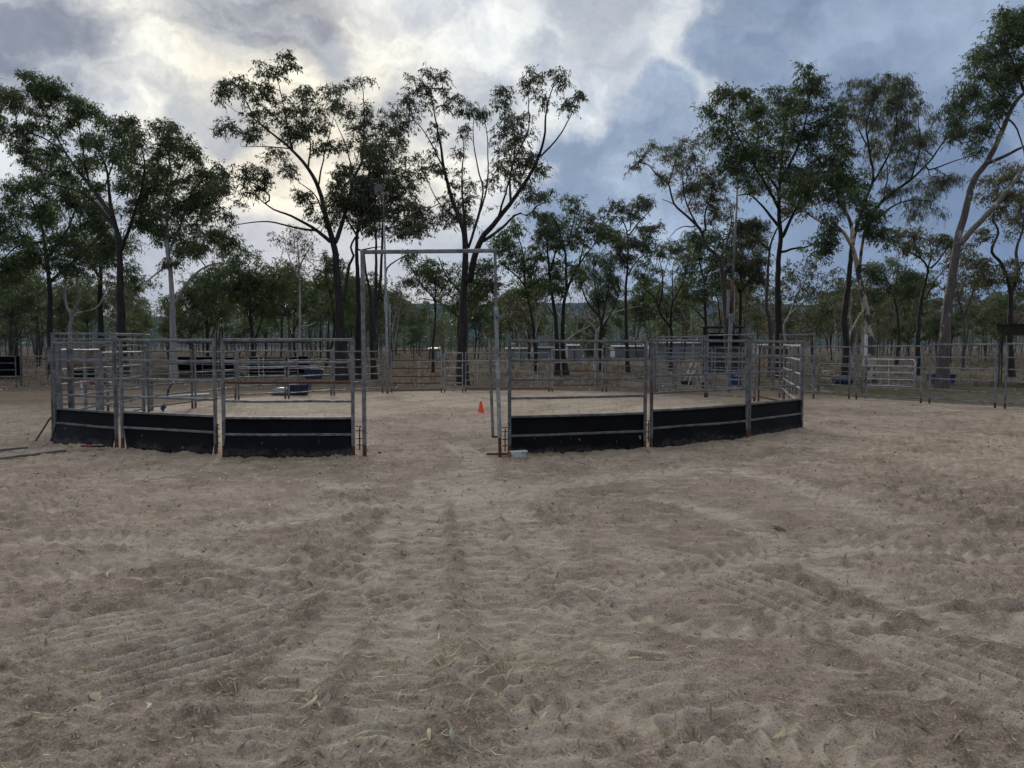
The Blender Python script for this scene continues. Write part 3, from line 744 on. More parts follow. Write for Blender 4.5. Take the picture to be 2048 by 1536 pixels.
photo_tree('gum_tree', 'smooth pale-trunked gum forking right, behind the second left panel', 38, (347, 745),
  [([(860, 1480), (857, 1330), (850, 1150), (835, 1060), (830, 880), (845, 700), (835, 560)], 15, 3), ([(870, 1300), (910, 1230), (980, 1150), (1060, 1110), (1150, 1110)], 7, 2),
   ([(838, 1110), (770, 1160), (700, 1220)], 5, 2), ([(835, 1060), (900, 900), (960, 740), (1030, 660)], 6, 2), ([(832, 960), (770, 830), (760, 700)], 6, 2), ([(840, 760), (900, 620), (930, 540)], 4, 1.5)],
  [(790, 430, 55, 40), (860, 460, 55, 40), (900, 530, 60, 50), (830, 520, 60, 50), (940, 565, 40, 40), (800, 600, 60, 60), (870, 640, 50, 40), (780, 700, 60, 60), (860, 770, 60, 60), (950, 690, 60, 50),
   (1030, 670, 75, 50), (1080, 710, 50, 50), (1000, 760, 60, 50), (920, 830, 75, 60), (820, 850, 75, 60), (740, 830, 75, 60), (1000, 850, 60, 60), (700, 900, 60, 50), (800, 950, 75, 60), (900, 940, 75, 60),
   (980, 970, 50, 50), (1000, 1040, 50, 40), (900, 1040, 60, 40), (850, 1090, 40, 25), (1080, 960, 50, 40), (1140, 1000, 50, 40), (740, 740, 60, 60), (680, 820, 60, 50)],
  Z1, 'bark_pale', 'leaf_green', 103, dens=8, n_per=34, spread=0.28)
photo_tree('gum_tree', 'white bare forked trunk standing behind the raised loading frame', 46, (138, 745),
  [([(345, 1450), (355, 1370), (332, 1320), (322, 1230), (330, 1150)], 11, 3), ([(355, 1360), (392, 1280), (380, 1180), (420, 1120)], 6, 2), ([(365, 1355), (470, 1330), (510, 1270), (540, 1200)], 4, 1.5)],
  [(340, 1130, 40, 30), (430, 1120, 40, 30), (560, 1180, 40, 30)], Z1, 'bark_pale', 'leaf_olive', 104, n_per=16)
photo_tree('gum_tree', 'dark straight trunk just left of the pale forked gum', 48, (203, 745),
  [([(500, 1500), (495, 1300), (500, 1150), (510, 1000)], 14, 6), ([(500, 1180), (430, 1080), (400, 980)], 6, 2), ([(505, 1100), (590, 1020)], 5, 2)],
  [(520, 980, 70, 50), (470, 1040, 70, 60), (560, 1080, 60, 50), (620, 1010, 60, 50), (420, 1000, 60, 50), (640, 1130, 60, 50), (680, 1200, 60, 50)], Z1, 'bark_dark', 'leaf_green', 105, spread=0.36, n_per=30)
photo_tree('gum_tree', 'low spreading green tree above the back shelters, many thin stems', 58, (505, 735),
  [([(1250, 1480), (1240, 1330), (1250, 1220), (1230, 1110)], 9, 2), ([(1245, 1330), (1150, 1230), (1060, 1170)], 6, 2), ([(1245, 1350), (1330, 1240), (1390, 1170)], 6, 2)],
  [(1230, 1070, 55, 40), (1160, 1100, 55, 40), (1100, 1140, 60, 45), (1040, 1170, 50, 40), (1200, 1160, 70, 50), (1290, 1180, 70, 55), (1380, 1140, 60, 50), (1120, 1250, 70, 50), (1230, 1270, 70, 60), (1330, 1290, 70, 60), (1020, 1270, 60, 50), (1400, 1230, 50, 50)],
  Z1, 'bark_dark', 'leaf_green', 106, dens=3.0, n_per=22, spread=0.45, ln=0.3, wd=0.075)
photo_tree('gum_tree', 'slim whitish tree with sparse see-through crown left of the portal', 52, (600, 738),
  [([(430, 1480), (430, 1300), (425, 1180), (425, 1080)], 7, 2.5), ([(428, 1200), (380, 1090), (350, 1000)], 3.5, 1), ([(426, 1140), (470, 1060), (500, 1010)], 3.5, 1), ([(432, 1420), (470, 1420), (510, 1400)], 3, 1), ([(425, 1100), (420, 1020), (430, 980)], 2.5, 1)],
  [(340, 980, 40, 30), (390, 970, 40, 30), (440, 990, 45, 30), (490, 1010, 45, 35), (380, 1040, 40, 30), (470, 1080, 50, 40), (400, 1150, 40, 30)], Z2, 'bark_pale', 'leaf_brown', 107, dens=3.5, n_per=14, spread=0.4)
photo_tree('gum_tree', 'small dark tree close behind the slim whitish one', 56, (650, 735),
  [([(600, 1450), (590, 1300), (560, 1180), (560, 1100)], 6, 2), ([(585, 1260), (620, 1160), (630, 1110)], 4, 1.5)],
  [(560, 1100, 55, 45), (540, 1160, 60, 45), (610, 1130, 50, 50), (560, 1220, 60, 50), (660, 1250, 50, 50), (680, 1320, 60, 60), (600, 1320, 50, 40)], Z2, 'bark_dark', 'leaf_green', 108, dens=3.2, n_per=22, spread=0.42, ln=0.28, wd=0.07)
# --- centre
photo_tree('ironbark_tree', 'tall black-trunked ironbark with a long limb reaching left, left of the portal', 36, (683, 760),
  [([(627, 1536), (618, 1300), (605, 1150), (597, 1040), (560, 900), (520, 760), (470, 660), (390, 570), (290, 490), (180, 400)], 23, 2),
   ([(585, 1020), (500, 955), (380, 890), (300, 860), (230, 805)], 9, 2), ([(500, 962), (400, 945), (280, 918), (150, 930), (80, 948)], 5, 1.2),
   ([(600, 1020), (640, 910), (690, 720), (735, 600), (740, 420), (735, 290)], 10, 1.5), ([(640, 1290), (655, 1200), (668, 1130), (690, 1085), (675, 1050), (690, 1010), (720, 960)], 9, 3),
   ([(590, 1000), (545, 880), (505, 790), (440, 740)], 6, 1.5), ([(390, 570), (360, 400), (330, 260), (310, 200)], 4, 1.2), ([(470, 660), (480, 520), (440, 380)], 4, 1.2), ([(520, 760), (560, 560), (600, 400)], 4, 1.2),
   ([(690, 720), (650, 560), (600, 430)], 4, 1.2), ([(290, 800), (200, 730), (90, 690)], 3.5, 1.2), ([(390, 570), (250, 560), (150, 560)], 3, 1)],
  [(262, 160, 55, 45), (352, 148, 55, 48), (320, 205, 45, 30), (90, 275, 58, 60), (75, 340, 40, 45), (165, 300, 42, 42), (210, 400, 82, 70), (90, 460, 52, 50), (200, 505, 62, 45), (270, 300, 62, 50), (440, 300, 62, 42),
   (430, 390, 72, 70), (330, 400, 52, 60), (470, 470, 72, 60), (530, 420, 40, 62), (600, 310, 62, 52), (640, 360, 52, 52), (710, 245, 50, 33), (760, 370, 30, 30), (700, 450, 60, 60), (790, 430, 50, 42),
   (740, 520, 70, 70), (640, 560, 45, 38), (70, 680, 50, 50), (170, 710, 62, 58), (262, 720, 42, 62), (60, 770, 52, 42), (190, 790, 62, 40), (330, 610, 55, 45), (400, 700, 55, 45), (490, 830, 60, 60), (540, 560, 42, 40),
   (620, 690, 72, 60), (700, 700, 70, 60), (640, 800, 82, 70), (560, 900, 52, 48), (420, 790, 35, 25), (20, 850, 40, 30), (110, 890, 40, 25), (370, 480, 50, 40)],
  Z2, 'bark_dark', 'leaf_dark', 109, dens=8, n_per=24, spread=0.23, ln=0.19, wd=0.048, gap=-0.35)
photo_tree('ironbark_tree', 'black straight-trunked tree right behind the left portal post', 38, (719, 752),
  [([(712, 1536), (715, 1300), (710, 1060), (715, 950), (750, 800), (770, 640)], 14, 3), ([(712, 1000), (650, 900), (620, 820)], 5, 1.5), ([(712, 1060), (780, 1045), (830, 1040)], 4, 1.5), ([(730, 880), (800, 780), (830, 650)], 5, 1.5)],
  [(760, 800, 75, 75), (720, 900, 62, 60), (700, 800, 60, 60), (790, 880, 55, 55), (800, 700, 52, 60), (740, 730, 60, 50), (640, 860, 50, 50), (820, 560, 45, 50), (770, 600, 50, 50)],
  Z2, 'bark_dark', 'leaf_dark', 110, dens=8.5, n_per=28, spread=0.26)
photo_tree('ironbark_tree', 'many-stemmed dark tree inside the portal opening beside the light pole', 37, (749, 759),
  [([(778, 1536), (775, 1400), (768, 1290), (745, 1150), (740, 1050)], 13, 3), ([(785, 1440), (800, 1260), (802, 1050), (790, 900), (800, 760)], 10, 2), ([(795, 1380), (822, 1200), (832, 980), (845, 780), (870, 640)], 8, 2),
   ([(838, 1290), (845, 1160), (890, 1110), (950, 1080)], 6, 2), ([(838, 900), (900, 780), (930, 680)], 4, 1.2), ([(832, 960), (920, 930), (1000, 880)], 4, 1.2)],
  [(880, 500, 60, 60), (830, 600, 62, 75), (900, 640, 62, 78), (870, 750, 62, 65), (930, 850, 62, 75), (860, 850, 60, 60), (800, 950, 50, 50), (880, 950, 70, 58), (940, 950, 70, 50), (960, 740, 50, 60), (1000, 870, 50, 50), (990, 960, 50, 40), (920, 560, 50, 40), (890, 400, 45, 40)],
  Z2, 'bark_dark', 'leaf_dark', 111, dens=7.5, n_per=26, spread=0.26, gap=-0.3)
photo_tree('ironbark_tree', 'tallest dark twin-trunked gum seen through the portal, limb sweeping right', 31.5, (925, 770),
  [([(425, 1536), (435, 1300), (440, 1180), (445, 1030), (430, 900), (380, 780), (340, 640), (310, 480), (290, 380), (265, 240)], 23, 1.6),
   ([(465, 1180), (480, 1080), (520, 965), (590, 885), (680, 770), (760, 650), (800, 570), (840, 450), (850, 300), (885, 190)], 15, 1.6),
   ([(820, 545), (930, 420), (990, 310), (1025, 240)], 4, 1), ([(520, 985), (620, 915), (700, 838), (755, 850), (800, 800), (850, 780)], 7, 2),
   ([(445, 1000), (425, 820), (418, 650), (430, 500), (400, 390)], 6, 1.4), ([(455, 1000), (525, 750), (500, 600), (478, 450), (480, 350)], 6, 1.4), ([(470, 960), (545, 720), (553, 500), (530, 330)], 5, 1.4),
   ([(600, 870), (650, 700), (690, 520), (680, 380)], 5, 1.2), ([(670, 780), (680, 600), (760, 420), (760, 260), (770, 150)], 5, 1.2), ([(430, 900), (300, 780), (230, 640)], 4, 1.2), ([(340, 640), (240, 440), (150, 330)], 4, 1.2), ([(690, 640), (640, 400), (650, 230)], 3, 1)],
  [(260, 130, 58, 45), (200, 185, 60, 50), (310, 180, 60, 52), (140, 260, 45, 50), (240, 255, 60, 50), (350, 265, 42, 50), (160, 340, 60, 48), (120, 395, 45, 35), (430, 285, 72, 58), (520, 290, 60, 58), (460, 345, 62, 38), (555, 335, 30, 28),
   (650, 205, 45, 36), (640, 265, 28, 24), (790, 140, 60, 48), (862, 120, 50, 38), (912, 165, 24, 33), (760, 200, 40, 38), (842, 262, 48, 46), (978, 285, 33, 32), (1010, 240, 24, 24), (690, 350, 62, 48), (640, 420, 70, 58),
   (722, 420, 58, 58), (640, 500, 70, 68), (722, 520, 58, 66), (650, 600, 68, 55), (760, 580, 55, 55), (830, 600, 36, 36), (600, 680, 46, 45), (700, 680, 46, 45), (790, 720, 48, 38), (850, 730, 28, 36), (220, 560, 60, 48), (285, 600, 38, 38),
   (200, 610, 55, 38), (440, 700, 52, 50), (410, 800, 55, 52), (400, 500, 34, 36), (390, 640, 36, 44), (470, 770, 36, 36), (320, 760, 55, 45), (280, 850, 78, 48), (350, 880, 68, 48), (430, 860, 46, 46), (200, 880, 66, 56), (560, 780, 36, 36), (740, 760, 36, 28), (300, 420, 40, 45), (420, 420, 30, 40)],
  Z3, 'bark_dark', 'leaf_dark', 112, dens=9, n_per=22, spread=0.20, ln=0.17, wd=0.038, gap=-0.3, droop=0.9)
photo_tree('gum_tree', 'mid-green tree framed inside the portal, low leaning branch on its left', 46, (917, 735),
  [([(400, 1500), (405, 1360), (410, 1260), (330, 1140), (300, 1060)], 9, 2), ([(405, 1370), (310, 1295), (230, 1275), (190, 1280)], 4, 1.5), ([(410, 1330), (500, 1200), (540, 1110)], 5, 1.5)],
  [(282, 1150, 50, 50), (370, 1125, 52, 40), (330, 1215, 60, 48), (520, 1100, 60, 48), (565, 1110, 42, 40), (500, 1190, 62, 50), (545, 1200, 48, 48), (420, 1190, 50, 50), (480, 1265, 52, 40), (540, 1280, 45, 40), (390, 1290, 50, 40), (600, 1190, 30, 40)],
  Z3, 'bark_dark', 'leaf_green', 113, dens=4.8, n_per=22, spread=0.34, ln=0.24, wd=0.058)
photo_tree('gum_tree', 'thin two-stemmed tree left of the twin-trunked gum inside the portal', 47, (866, 738),
  [([(272, 1500), (283, 1300), (215, 1205), (155, 1110)], 6, 1.5), ([(282, 1340), (285, 1200), (300, 1090)], 4, 1.5)],
  [(150, 1075, 42, 38), (212, 1115, 60, 48), (282, 1130, 50, 50), (250, 1210, 50, 40), (190, 1180, 36, 36)], Z3, 'bark_dark', 'leaf_green', 140, dens=6, n_per=26, spread=0.32, ln=0.24, wd=0.058)
photo_tree('gum_tree', 'slender curved dark tree just right of the portal', 44, (1072, 742),
  [([(795, 1530), (785, 1400), (760, 1270), (738, 1195), (660, 1120), (610, 1085)], 9, 2), ([(740, 1200), (735, 1050), (700, 940)], 5, 1.5), ([(755, 1240), (790, 1120), (800, 1050)], 4, 1.5)],
  [(700, 905, 42, 36), (660, 950, 50, 46), (622, 1000, 42, 40), (690, 1030, 50, 48), (770, 1045, 50, 48), (800, 1100, 40, 38), (760, 1120, 50, 48), (640, 1090, 40, 36), (780, 1180, 40, 38), (720, 1250, 28, 22), (820, 1020, 28, 28), (850, 1190, 40, 40)],
  Z3, 'bark_dark', 'leaf_green', 114, dens=7, n_per=26, spread=0.3)
photo_tree('ironbark_tree', 'left dark stem of the close pair right of the portal, crown at mid height', 41, (1115, 752),
  [([(905, 1536), (900, 1400), (885, 1270), (865, 1100), (855, 1000), (845, 900)], 12, 2.5), ([(870, 1130), (910, 1010), (930, 900)], 5, 1.5), ([(895, 1370), (850, 1300)], 3, 1.5)],
  [(830, 850, 42, 48), (862, 900, 50, 48), (820, 950, 40, 40), (885, 935, 60, 48), (880, 1120, 42, 48), (905, 1170, 50, 40), (870, 1210, 48, 38), (930, 1220, 30, 28), (900, 1000, 45, 40)],
  Z3, 'bark_dark', 'leaf_green', 115, dens=7, n_per=26, spread=0.3)
photo_tree('ironbark_tree', 'right dark stem of the close pair right of the portal, spreading vase-shaped', 41.5, (1133, 752),
  [([(935, 1536), (935, 1380), (950, 1260), (1000, 1140), (1060, 1040), (1110, 980)], 13, 2), ([(955, 1230), (950, 1060), (930, 950), (900, 880)], 7, 2), ([(960, 1000), (985, 900), (1000, 820)], 4, 1.5), ([(1020, 1100), (1050, 970), (1060, 890)], 4, 1.5)],
  [(980, 800, 50, 46), (1020, 850, 60, 48), (1072, 870, 40, 38), (960, 880, 48, 38), (1020, 920, 58, 46), (920, 890, 48, 38), (960, 980, 58, 48), (1040, 980, 40, 38), (1130, 910, 48, 36), (1140, 950, 38, 36), (1000, 1120, 48, 46), (1180, 940, 30, 40)],
  Z3, 'bark_dark', 'leaf_green', 116, dens=7, n_per=26, spread=0.3)
photo_tree('gum_tree', 'bushy fine-leaved light green tree with fan of thin dark stems', 48, (1203, 740),
  [([(1130, 1500), (1132, 1380), (1070, 1300), (1020, 1180)], 10, 2), ([(1132, 1400), (1100, 1200), (1090, 1060)], 5, 1.5), ([(1135, 1400), (1170, 1220), (1180, 1070)], 5, 1.5), ([(1140, 1420), (1210, 1280), (1220, 1180)], 4, 1.5)],
  [(1100, 1060, 60, 40), (1180, 1080, 50, 50), (1160, 1150, 60, 60), (1080, 1130, 60, 50), (1195, 1180, 40, 60), (1055, 1200, 50, 40), (1140, 1240, 60, 50), (1200, 1260, 32, 50), (1020, 1140, 40, 40), (1090, 1260, 50, 50)],
  Z3, 'bark_dark', 'leaf_green', 117, dens=6, n_per=30, spread=0.34, ln=0.26, wd=0.04, droop=1.2)
photo_tree('dead_gum', 'white dead-looking gum with bare twisting limbs behind the right gate panel', 50, (1192, 745),
  [([(1105, 1500), (1108, 1440), (1080, 1400), (1040, 1370), (1000, 1350), (960, 1330)], 10, 1.5), ([(1108, 1450), (1150, 1390), (1200, 1345), (1280, 1320), (1340, 1310)], 7, 1), ([(1060, 1385), (1060, 1320), (1100, 1280)], 3, 1), ([(1170, 1370), (1230, 1300), (1260, 1250)], 3, 1), ([(1010, 1355), (960, 1370), (930, 1330)], 2.5, 1)],
  [], Z3, 'bark_pale', 'leaf_olive', 118)
photo_tree('dead_gum', 'pale leaning bare tree curving up beside the dark pair of stems', 52, (1125, 742),
  [([(945, 1520), (960, 1490), (1000, 1455), (1060, 1420), (1110, 1380), (1150, 1330)], 7, 1), ([(1000, 1455), (1010, 1380), (970, 1320), (980, 1270)], 3, 1), ([(1040, 1430), (1090, 1340), (1130, 1280)], 2.5, 1)],
  [(980, 1290, 50, 40), (1100, 1330, 50, 40), (1040, 1330, 40, 40)], Z3, 'bark_pale', 'leaf_brown', 119, dens=2.5, n_per=12, spread=0.5)
# --- right of centre
photo_tree('gum_tree', 'slim straight gum with flat-topped layered crown, middle of the picture right of the portal', 46, (1256, 742),
  [([(248, 1536), (245, 1350), (245, 1200), (255, 950), (220, 840), (170, 830)], 9, 2), ([(258, 930), (310, 860), (390, 780)], 4, 1.2), ([(250, 1140), (300, 1060), (380, 1000)], 4, 1.2), ([(250, 1060), (200, 970), (170, 900)], 3.5, 1.2), ([(262, 900), (270, 800), (290, 750)], 3, 1)],
  [(210, 770, 52, 32), (245, 795, 58, 36), (320, 745, 52, 24), (342, 780, 28, 26), (130, 810, 28, 22), (270, 835, 40, 28), (160, 870, 32, 38), (200, 930, 58, 46), (240, 965, 48, 46), (385, 890, 58, 22), (335, 920, 50, 36), (312, 970, 50, 38), (210, 1010, 48, 38), (360, 985, 58, 36), (240, 1060, 38, 36)],
  Z4, 'bark_dark', 'leaf_dark', 120, dens=8, n_per=26, spread=0.26, ln=0.22)
photo_tree('gum_tree', 'V-shaped dark tree with several bending stems before the white sheds', 50, (1342, 738),
  [([(482, 1500), (475, 1420), (420, 1340), (400, 1270), (345, 1215), (305, 1150)], 9, 1.5), ([(425, 1300), (440, 1150), (420, 1050)], 4, 1.2), ([(482, 1410), (487, 1300), (545, 1180), (560, 1100)], 6, 1.5), ([(490, 1290), (490, 1150), (495, 1080)], 3.5, 1.5), ([(400, 1270), (430, 1180), (480, 1020)], 3, 1)],
  [(420, 1015, 60, 38), (350, 1080, 50, 38), (300, 1120, 40, 28), (390, 1100, 50, 36), (480, 1000, 50, 38), (525, 985, 60, 36), (560, 1060, 50, 38), (545, 1120, 58, 36), (400, 1160, 48, 36), (340, 1170, 40, 30)],
  Z4, 'bark_dark', 'leaf_green', 121, dens=6, n_per=24, spread=0.3)
photo_tree('gum_tree', 'green middle-distance tree under the leaning gum, left of the right light pole', 56, (1412, 735),
  [([(672, 1500), (665, 1400), (660, 1200), (630, 1060), (600, 960)], 9, 2), ([(660, 1380), (600, 1310), (540, 1290)], 4, 1.2), ([(660, 1180), (700, 1050), (720, 950)], 4, 1.5), ([(740, 1440), (735, 1300), (720, 1230)], 4, 2)],
  [(600, 930, 62, 40), (640, 980, 52, 48), (600, 1050, 52, 48), (700, 930, 62, 48), (650, 1120, 62, 50), (590, 1190, 62, 50), (700, 1200, 62, 46), (560, 1220, 52, 40), (720, 1060, 60, 50), (740, 1130, 50, 50), (640, 1260, 60, 40), (760, 1010, 50, 50)],
  Z4, 'bark_dark', 'leaf_green', 122, dens=5, n_per=30, spread=0.38, ln=0.26, wd=0.062)
photo_tree('gum_tree', 'dark-stemmed olive-crowned tree right behind the right light pole', 56, (1482, 735),
  [([(850, 1500), (850, 1250), (855, 1100), (858, 960)], 11, 3), ([(850, 1240), (800, 1130), (770, 1060)], 5, 1.5), ([(855, 1230), (930, 1120), (970, 1050)], 5, 1.5)],
  [(870, 900, 62, 55), (830, 990, 62, 55), (930, 950, 62, 55), (880, 1070, 82, 60), (950, 1060, 52, 60), (830, 1110, 62, 50), (800, 1050, 40, 50), (950, 1150, 55, 50), (790, 1170, 55, 50), (900, 1170, 60, 40)],
  Z4, 'bark_dark', 'leaf_olive', 123, dens=5, n_per=30, spread=0.38, ln=0.26, wd=0.062)
photo_tree('gum_tree', 'grey gum leaning left with long bare dead branch, left of the right light pole', 40, (1462, 752),
  [([(785, 1530), (775, 1430), (760, 1250), (738, 1060), (660, 980), (640, 900), (560, 820), (500, 760), (470, 660), (400, 600), (370, 560), (290, 535)], 14, 1.5),
   ([(740, 1050), (775, 960), (800, 850), (790, 780)], 6, 2), ([(650, 925), (600, 840), (560, 740), (540, 600)], 5, 1.5), ([(600, 885), (555, 880), (510, 900), (470, 945)], 3, 1), ([(500, 765), (470, 750), (435, 738)], 2.5, 1), ([(665, 900), (662, 820), (700, 700), (690, 600)], 5, 1.5), ([(470, 660), (500, 560), (520, 480)], 3, 1), ([(570, 780), (620, 660), (640, 560)], 3, 1)],
  [(320, 490, 50, 28), (300, 550, 30, 18), (390, 470, 40, 28), (420, 620, 36, 36), (460, 490, 40, 48), (500, 540, 60, 48), (540, 460, 40, 38), (560, 560, 60, 58), (480, 620, 48, 36), (610, 500, 50, 48), (640, 580, 60, 58), (580, 660, 58, 46), (650, 680, 58, 56),
   (530, 700, 36, 26), (690, 620, 50, 48), (700, 740, 58, 54), (640, 760, 54, 44), (620, 430, 40, 38), (760, 820, 48, 46), (690, 830, 36, 36), (780, 780, 38, 36), (740, 670, 50, 50)],
  Z4, 'bark_grey', 'leaf_olive', 124, dens=9, n_per=22, spread=0.24, ln=0.19, wd=0.032, gap=-0.35)
photo_tree('gum_tree', 'very leafy tall green-crowned tree with straight black trunk right of the right light pole', 37, (1558, 752),
  [([(1055, 1500), (1052, 1300), (1058, 1100), (1065, 930), (1052, 790), (1060, 600), (1080, 400), (1100, 220)], 18, 2), ([(1050, 880), (985, 795), (900, 715), (830, 720)], 7, 2), ([(1070, 1020), (1130, 998), (1200, 990), (1260, 950)], 6, 1.5), ([(1070, 940), (1110, 850), (1180, 700), (1240, 560)], 8, 2),
   ([(1052, 790), (960, 620), (880, 480), (800, 320), (790, 190)], 7, 1.5), ([(1058, 640), (1150, 480), (1200, 320), (1220, 160), (1205, 40)], 6, 1), ([(1055, 700), (940, 500), (960, 300)], 5, 1.5)],
  [(780, 170, 50, 33), (850, 170, 40, 28), (800, 212, 60, 38), (930, 222, 50, 48), (1000, 185, 60, 48), (1100, 155, 70, 48), (1150, 185, 50, 58), (900, 285, 70, 56), (1000, 272, 80, 66), (1100, 262, 80, 66), (1200, 252, 70, 58),
   (720, 300, 55, 45), (690, 270, 36, 26), (760, 370, 70, 48), (850, 370, 70, 58), (950, 380, 80, 68), (1050, 380, 80, 68), (1150, 370, 80, 68), (720, 430, 60, 48), (800, 460, 70, 58), (900, 480, 80, 68), (1000, 500, 80, 68),
   (1100, 490, 80, 68), (1200, 420, 70, 58), (850, 570, 80, 58), (950, 600, 80, 58), (1050, 600, 80, 58), (1150, 590, 70, 58), (1240, 500, 60, 58), (780, 560, 60, 48), (900, 660, 60, 38), (1000, 690, 60, 38), (1100, 700, 60, 38),
   (1270, 350, 60, 58), (1220, 650, 60, 58), (1330, 230, 60, 58), (1350, 330, 60, 58), (1380, 430, 60, 58), (1330, 450, 60, 58), (1350, 560, 68, 58), (1310, 680, 58, 48), (1400, 620, 50, 58), (1400, 250, 40, 48), (1290, 180, 48, 46), (1400, 520, 58, 56), (1200, 40, 18, 18), (1270, 100, 36, 36), (1210, 110, 36, 36)],
  Z4, 'bark_dark', 'leaf_green', 125, dens=7.5, n_per=27, spread=0.27, ln=0.2, wd=0.042)
photo_tree('gum_tree', 'thin crooked grey trunk just left of the straight black trunk', 39, (1540, 752),
  [([(1005, 1500), (1000, 1390), (985, 1300), (995, 1100), (1005, 1000), (1040, 900), (1090, 840), (1180, 800)], 11, 2), ([(1003, 1005), (945, 950), (880, 905), (830, 890)], 5, 1.5)],
  [(880, 880, 50, 38), (820, 900, 50, 40), (930, 860, 40, 36), (1180, 780, 50, 46), (1110, 780, 40, 36)], Z4, 'bark_grey', 'leaf_dark', 126, dens=8)
photo_tree('gum_tree', 'pale twiggy half-bare tree with scattered leaves between the black and the crooked trunks', 43, (1566, 745),
  [([(1085, 1500), (1080, 1400), (1130, 1330), (1200, 1270), (1260, 1200)], 6, 1.2), ([(1090, 1390), (1150, 1240), (1180, 1140)], 4, 1), ([(1200, 1270), (1290, 1240), (1330, 1180)], 3, 1), ([(1150, 1240), (1230, 1130), (1300, 1080)], 3, 1)],
  [(1130, 1080, 60, 50), (1200, 1050, 60, 50), (1270, 1060, 60, 50), (1160, 1160, 60, 50), (1250, 1150, 60, 50), (1310, 1140, 50, 50), (1110, 1220, 50, 60), (1200, 1230, 50, 40), (1290, 1230, 50, 40)], Z4, 'bark_pale', 'leaf_olive', 127, dens=2.6, n_per=14, spread=0.3, ln=0.22, wd=0.06)
# --- right
photo_tree('ironbark_tree', 'dark thin-trunked tree with wide umbrella crown and long right branches', 35, (1689, 766),
  [([(312, 1500), (305, 1400), (330, 1250), (340, 1130), (360, 1020), (400, 900), (440, 780), (420, 650), (410, 540), (450, 420)], 16, 2), ([(365, 1015), (450, 962), (520, 905), (600, 880), (680, 880)], 7, 1.5),
   ([(395, 990), (480, 880), (600, 790), (690, 700), (760, 605), (830, 625), (900, 600)], 9, 1.2), ([(680, 745), (780, 710), (860, 685), (920, 680)], 4, 1), ([(440, 790), (520, 640), (540, 480)], 5, 1.5), ([(600, 790), (640, 640), (630, 500)], 4, 1.2), ([(420, 660), (360, 540), (350, 440)], 4, 1.2), ([(480, 880), (500, 760), (470, 640)], 4, 1.2), ([(700, 690), (650, 640), (700, 540)], 3, 1)],
  [(400, 370, 70, 46), (480, 360, 60, 46), (550, 372, 50, 46), (360, 420, 60, 56), (430, 440, 70, 56), (520, 440, 60, 56), (380, 520, 70, 56), (470, 530, 70, 66), (560, 520, 60, 66), (630, 475, 50, 38), (620, 430, 28, 28), (702, 530, 38, 36),
   (610, 600, 68, 62), (540, 620, 68, 56), (450, 640, 56, 52), (665, 600, 44, 44), (640, 680, 50, 40), (580, 700, 52, 42), (520, 760, 52, 44), (600, 800, 56, 36), (700, 770, 58, 36), (770, 790, 46, 36), (720, 825, 56, 34), (660, 870, 48, 34), (600, 900, 54, 34), (700, 920, 36, 26), (520, 850, 52, 42), (620, 940, 36, 24)],
  Z5, 'bark_dark', 'leaf_dark', 128, dens=10, n_per=26, spread=0.25, ln=0.26, wd=0.022, droop=1.3, gap=-0.35)
photo_tree('gum_tree', 'flaking cream and brown barked gum with dark stump-like base, right', 33, (1742, 772),
  [([(424, 1500), (412, 1440), (400, 1330), (375, 1200), (355, 1100), (330, 1050), (300, 1010), (240, 990), (170, 950), (100, 905), (20, 880)], 19, 2), ([(345, 1070), (345, 1000), (320, 930), (285, 880), (270, 800)], 10, 2), ([(375, 1190), (385, 1090), (410, 960), (400, 860)], 8, 2), ([(285, 890), (330, 800), (340, 740)], 4, 1.5)],
  [(250, 780, 50, 48), (330, 800, 60, 40), (385, 800, 40, 38), (300, 720, 50, 56), (290, 870, 48, 38), (250, 950, 40, 38), (365, 870, 50, 46), (440, 1000, 58, 38), (480, 1030, 40, 36), (230, 1020, 50, 46), (220, 1080, 40, 36), (430, 945, 50, 40), (200, 860, 50, 45), (150, 800, 60, 60), (100, 840, 60, 50)],
  Z5, 'bark_patchy', 'leaf_green', 129, dens=8, n_per=28, spread=0.27)
photo_tree('gum_tree', 'big grey-brown gum leaning right out of frame, forked, in front of the blue trough', 29.5, (1884, 777),
  [([(745, 1500), (770, 1300), (795, 1120), (802, 1050), (830, 960), (860, 820), (885, 765), (920, 725), (990, 590), (1050, 460), (1110, 390), (1180, 250)], 23, 5), ([(812, 1070), (870, 1010), (950, 930), (1030, 830), (1110, 720), (1200, 600)], 13, 5),
   ([(922, 722), (1000, 690), (1100, 640), (1180, 620)], 8, 3), ([(1050, 540), (1075, 590), (1100, 690)], 4, 2), ([(1000, 570), (960, 520), (880, 560), (820, 580)], 3, 1), ([(1050, 470), (980, 400), (900, 330), (840, 380)], 5, 1.2), ([(1100, 400), (1040, 250), (1000, 120)], 6, 1.5), ([(900, 330), (830, 450), (800, 520)], 3, 1)],
  [(1000, 105, 60, 48), (1060, 60, 50, 48), (960, 185, 58, 48), (1050, 160, 60, 58), (930, 255, 50, 46), (890, 310, 48, 36), (1000, 262, 60, 48), (1075, 262, 44, 48), (960, 350, 58, 46), (1040, 335, 60, 46), (930, 430, 48, 36), (970, 485, 55, 40), (1005, 430, 48, 46),
   (830, 370, 40, 28), (862, 410, 38, 28), (800, 460, 40, 38), (802, 530, 48, 46), (820, 590, 36, 26), (880, 580, 56, 26), (940, 560, 46, 26), (900, 640, 36, 24), (1110, 100, 60, 60), (1150, 200, 60, 60), (1130, 300, 60, 50)],
  Z5, 'bark_shed', 'leaf_green', 130, dens=10, n_per=32, spread=0.24, ln=0.17, wd=0.034)
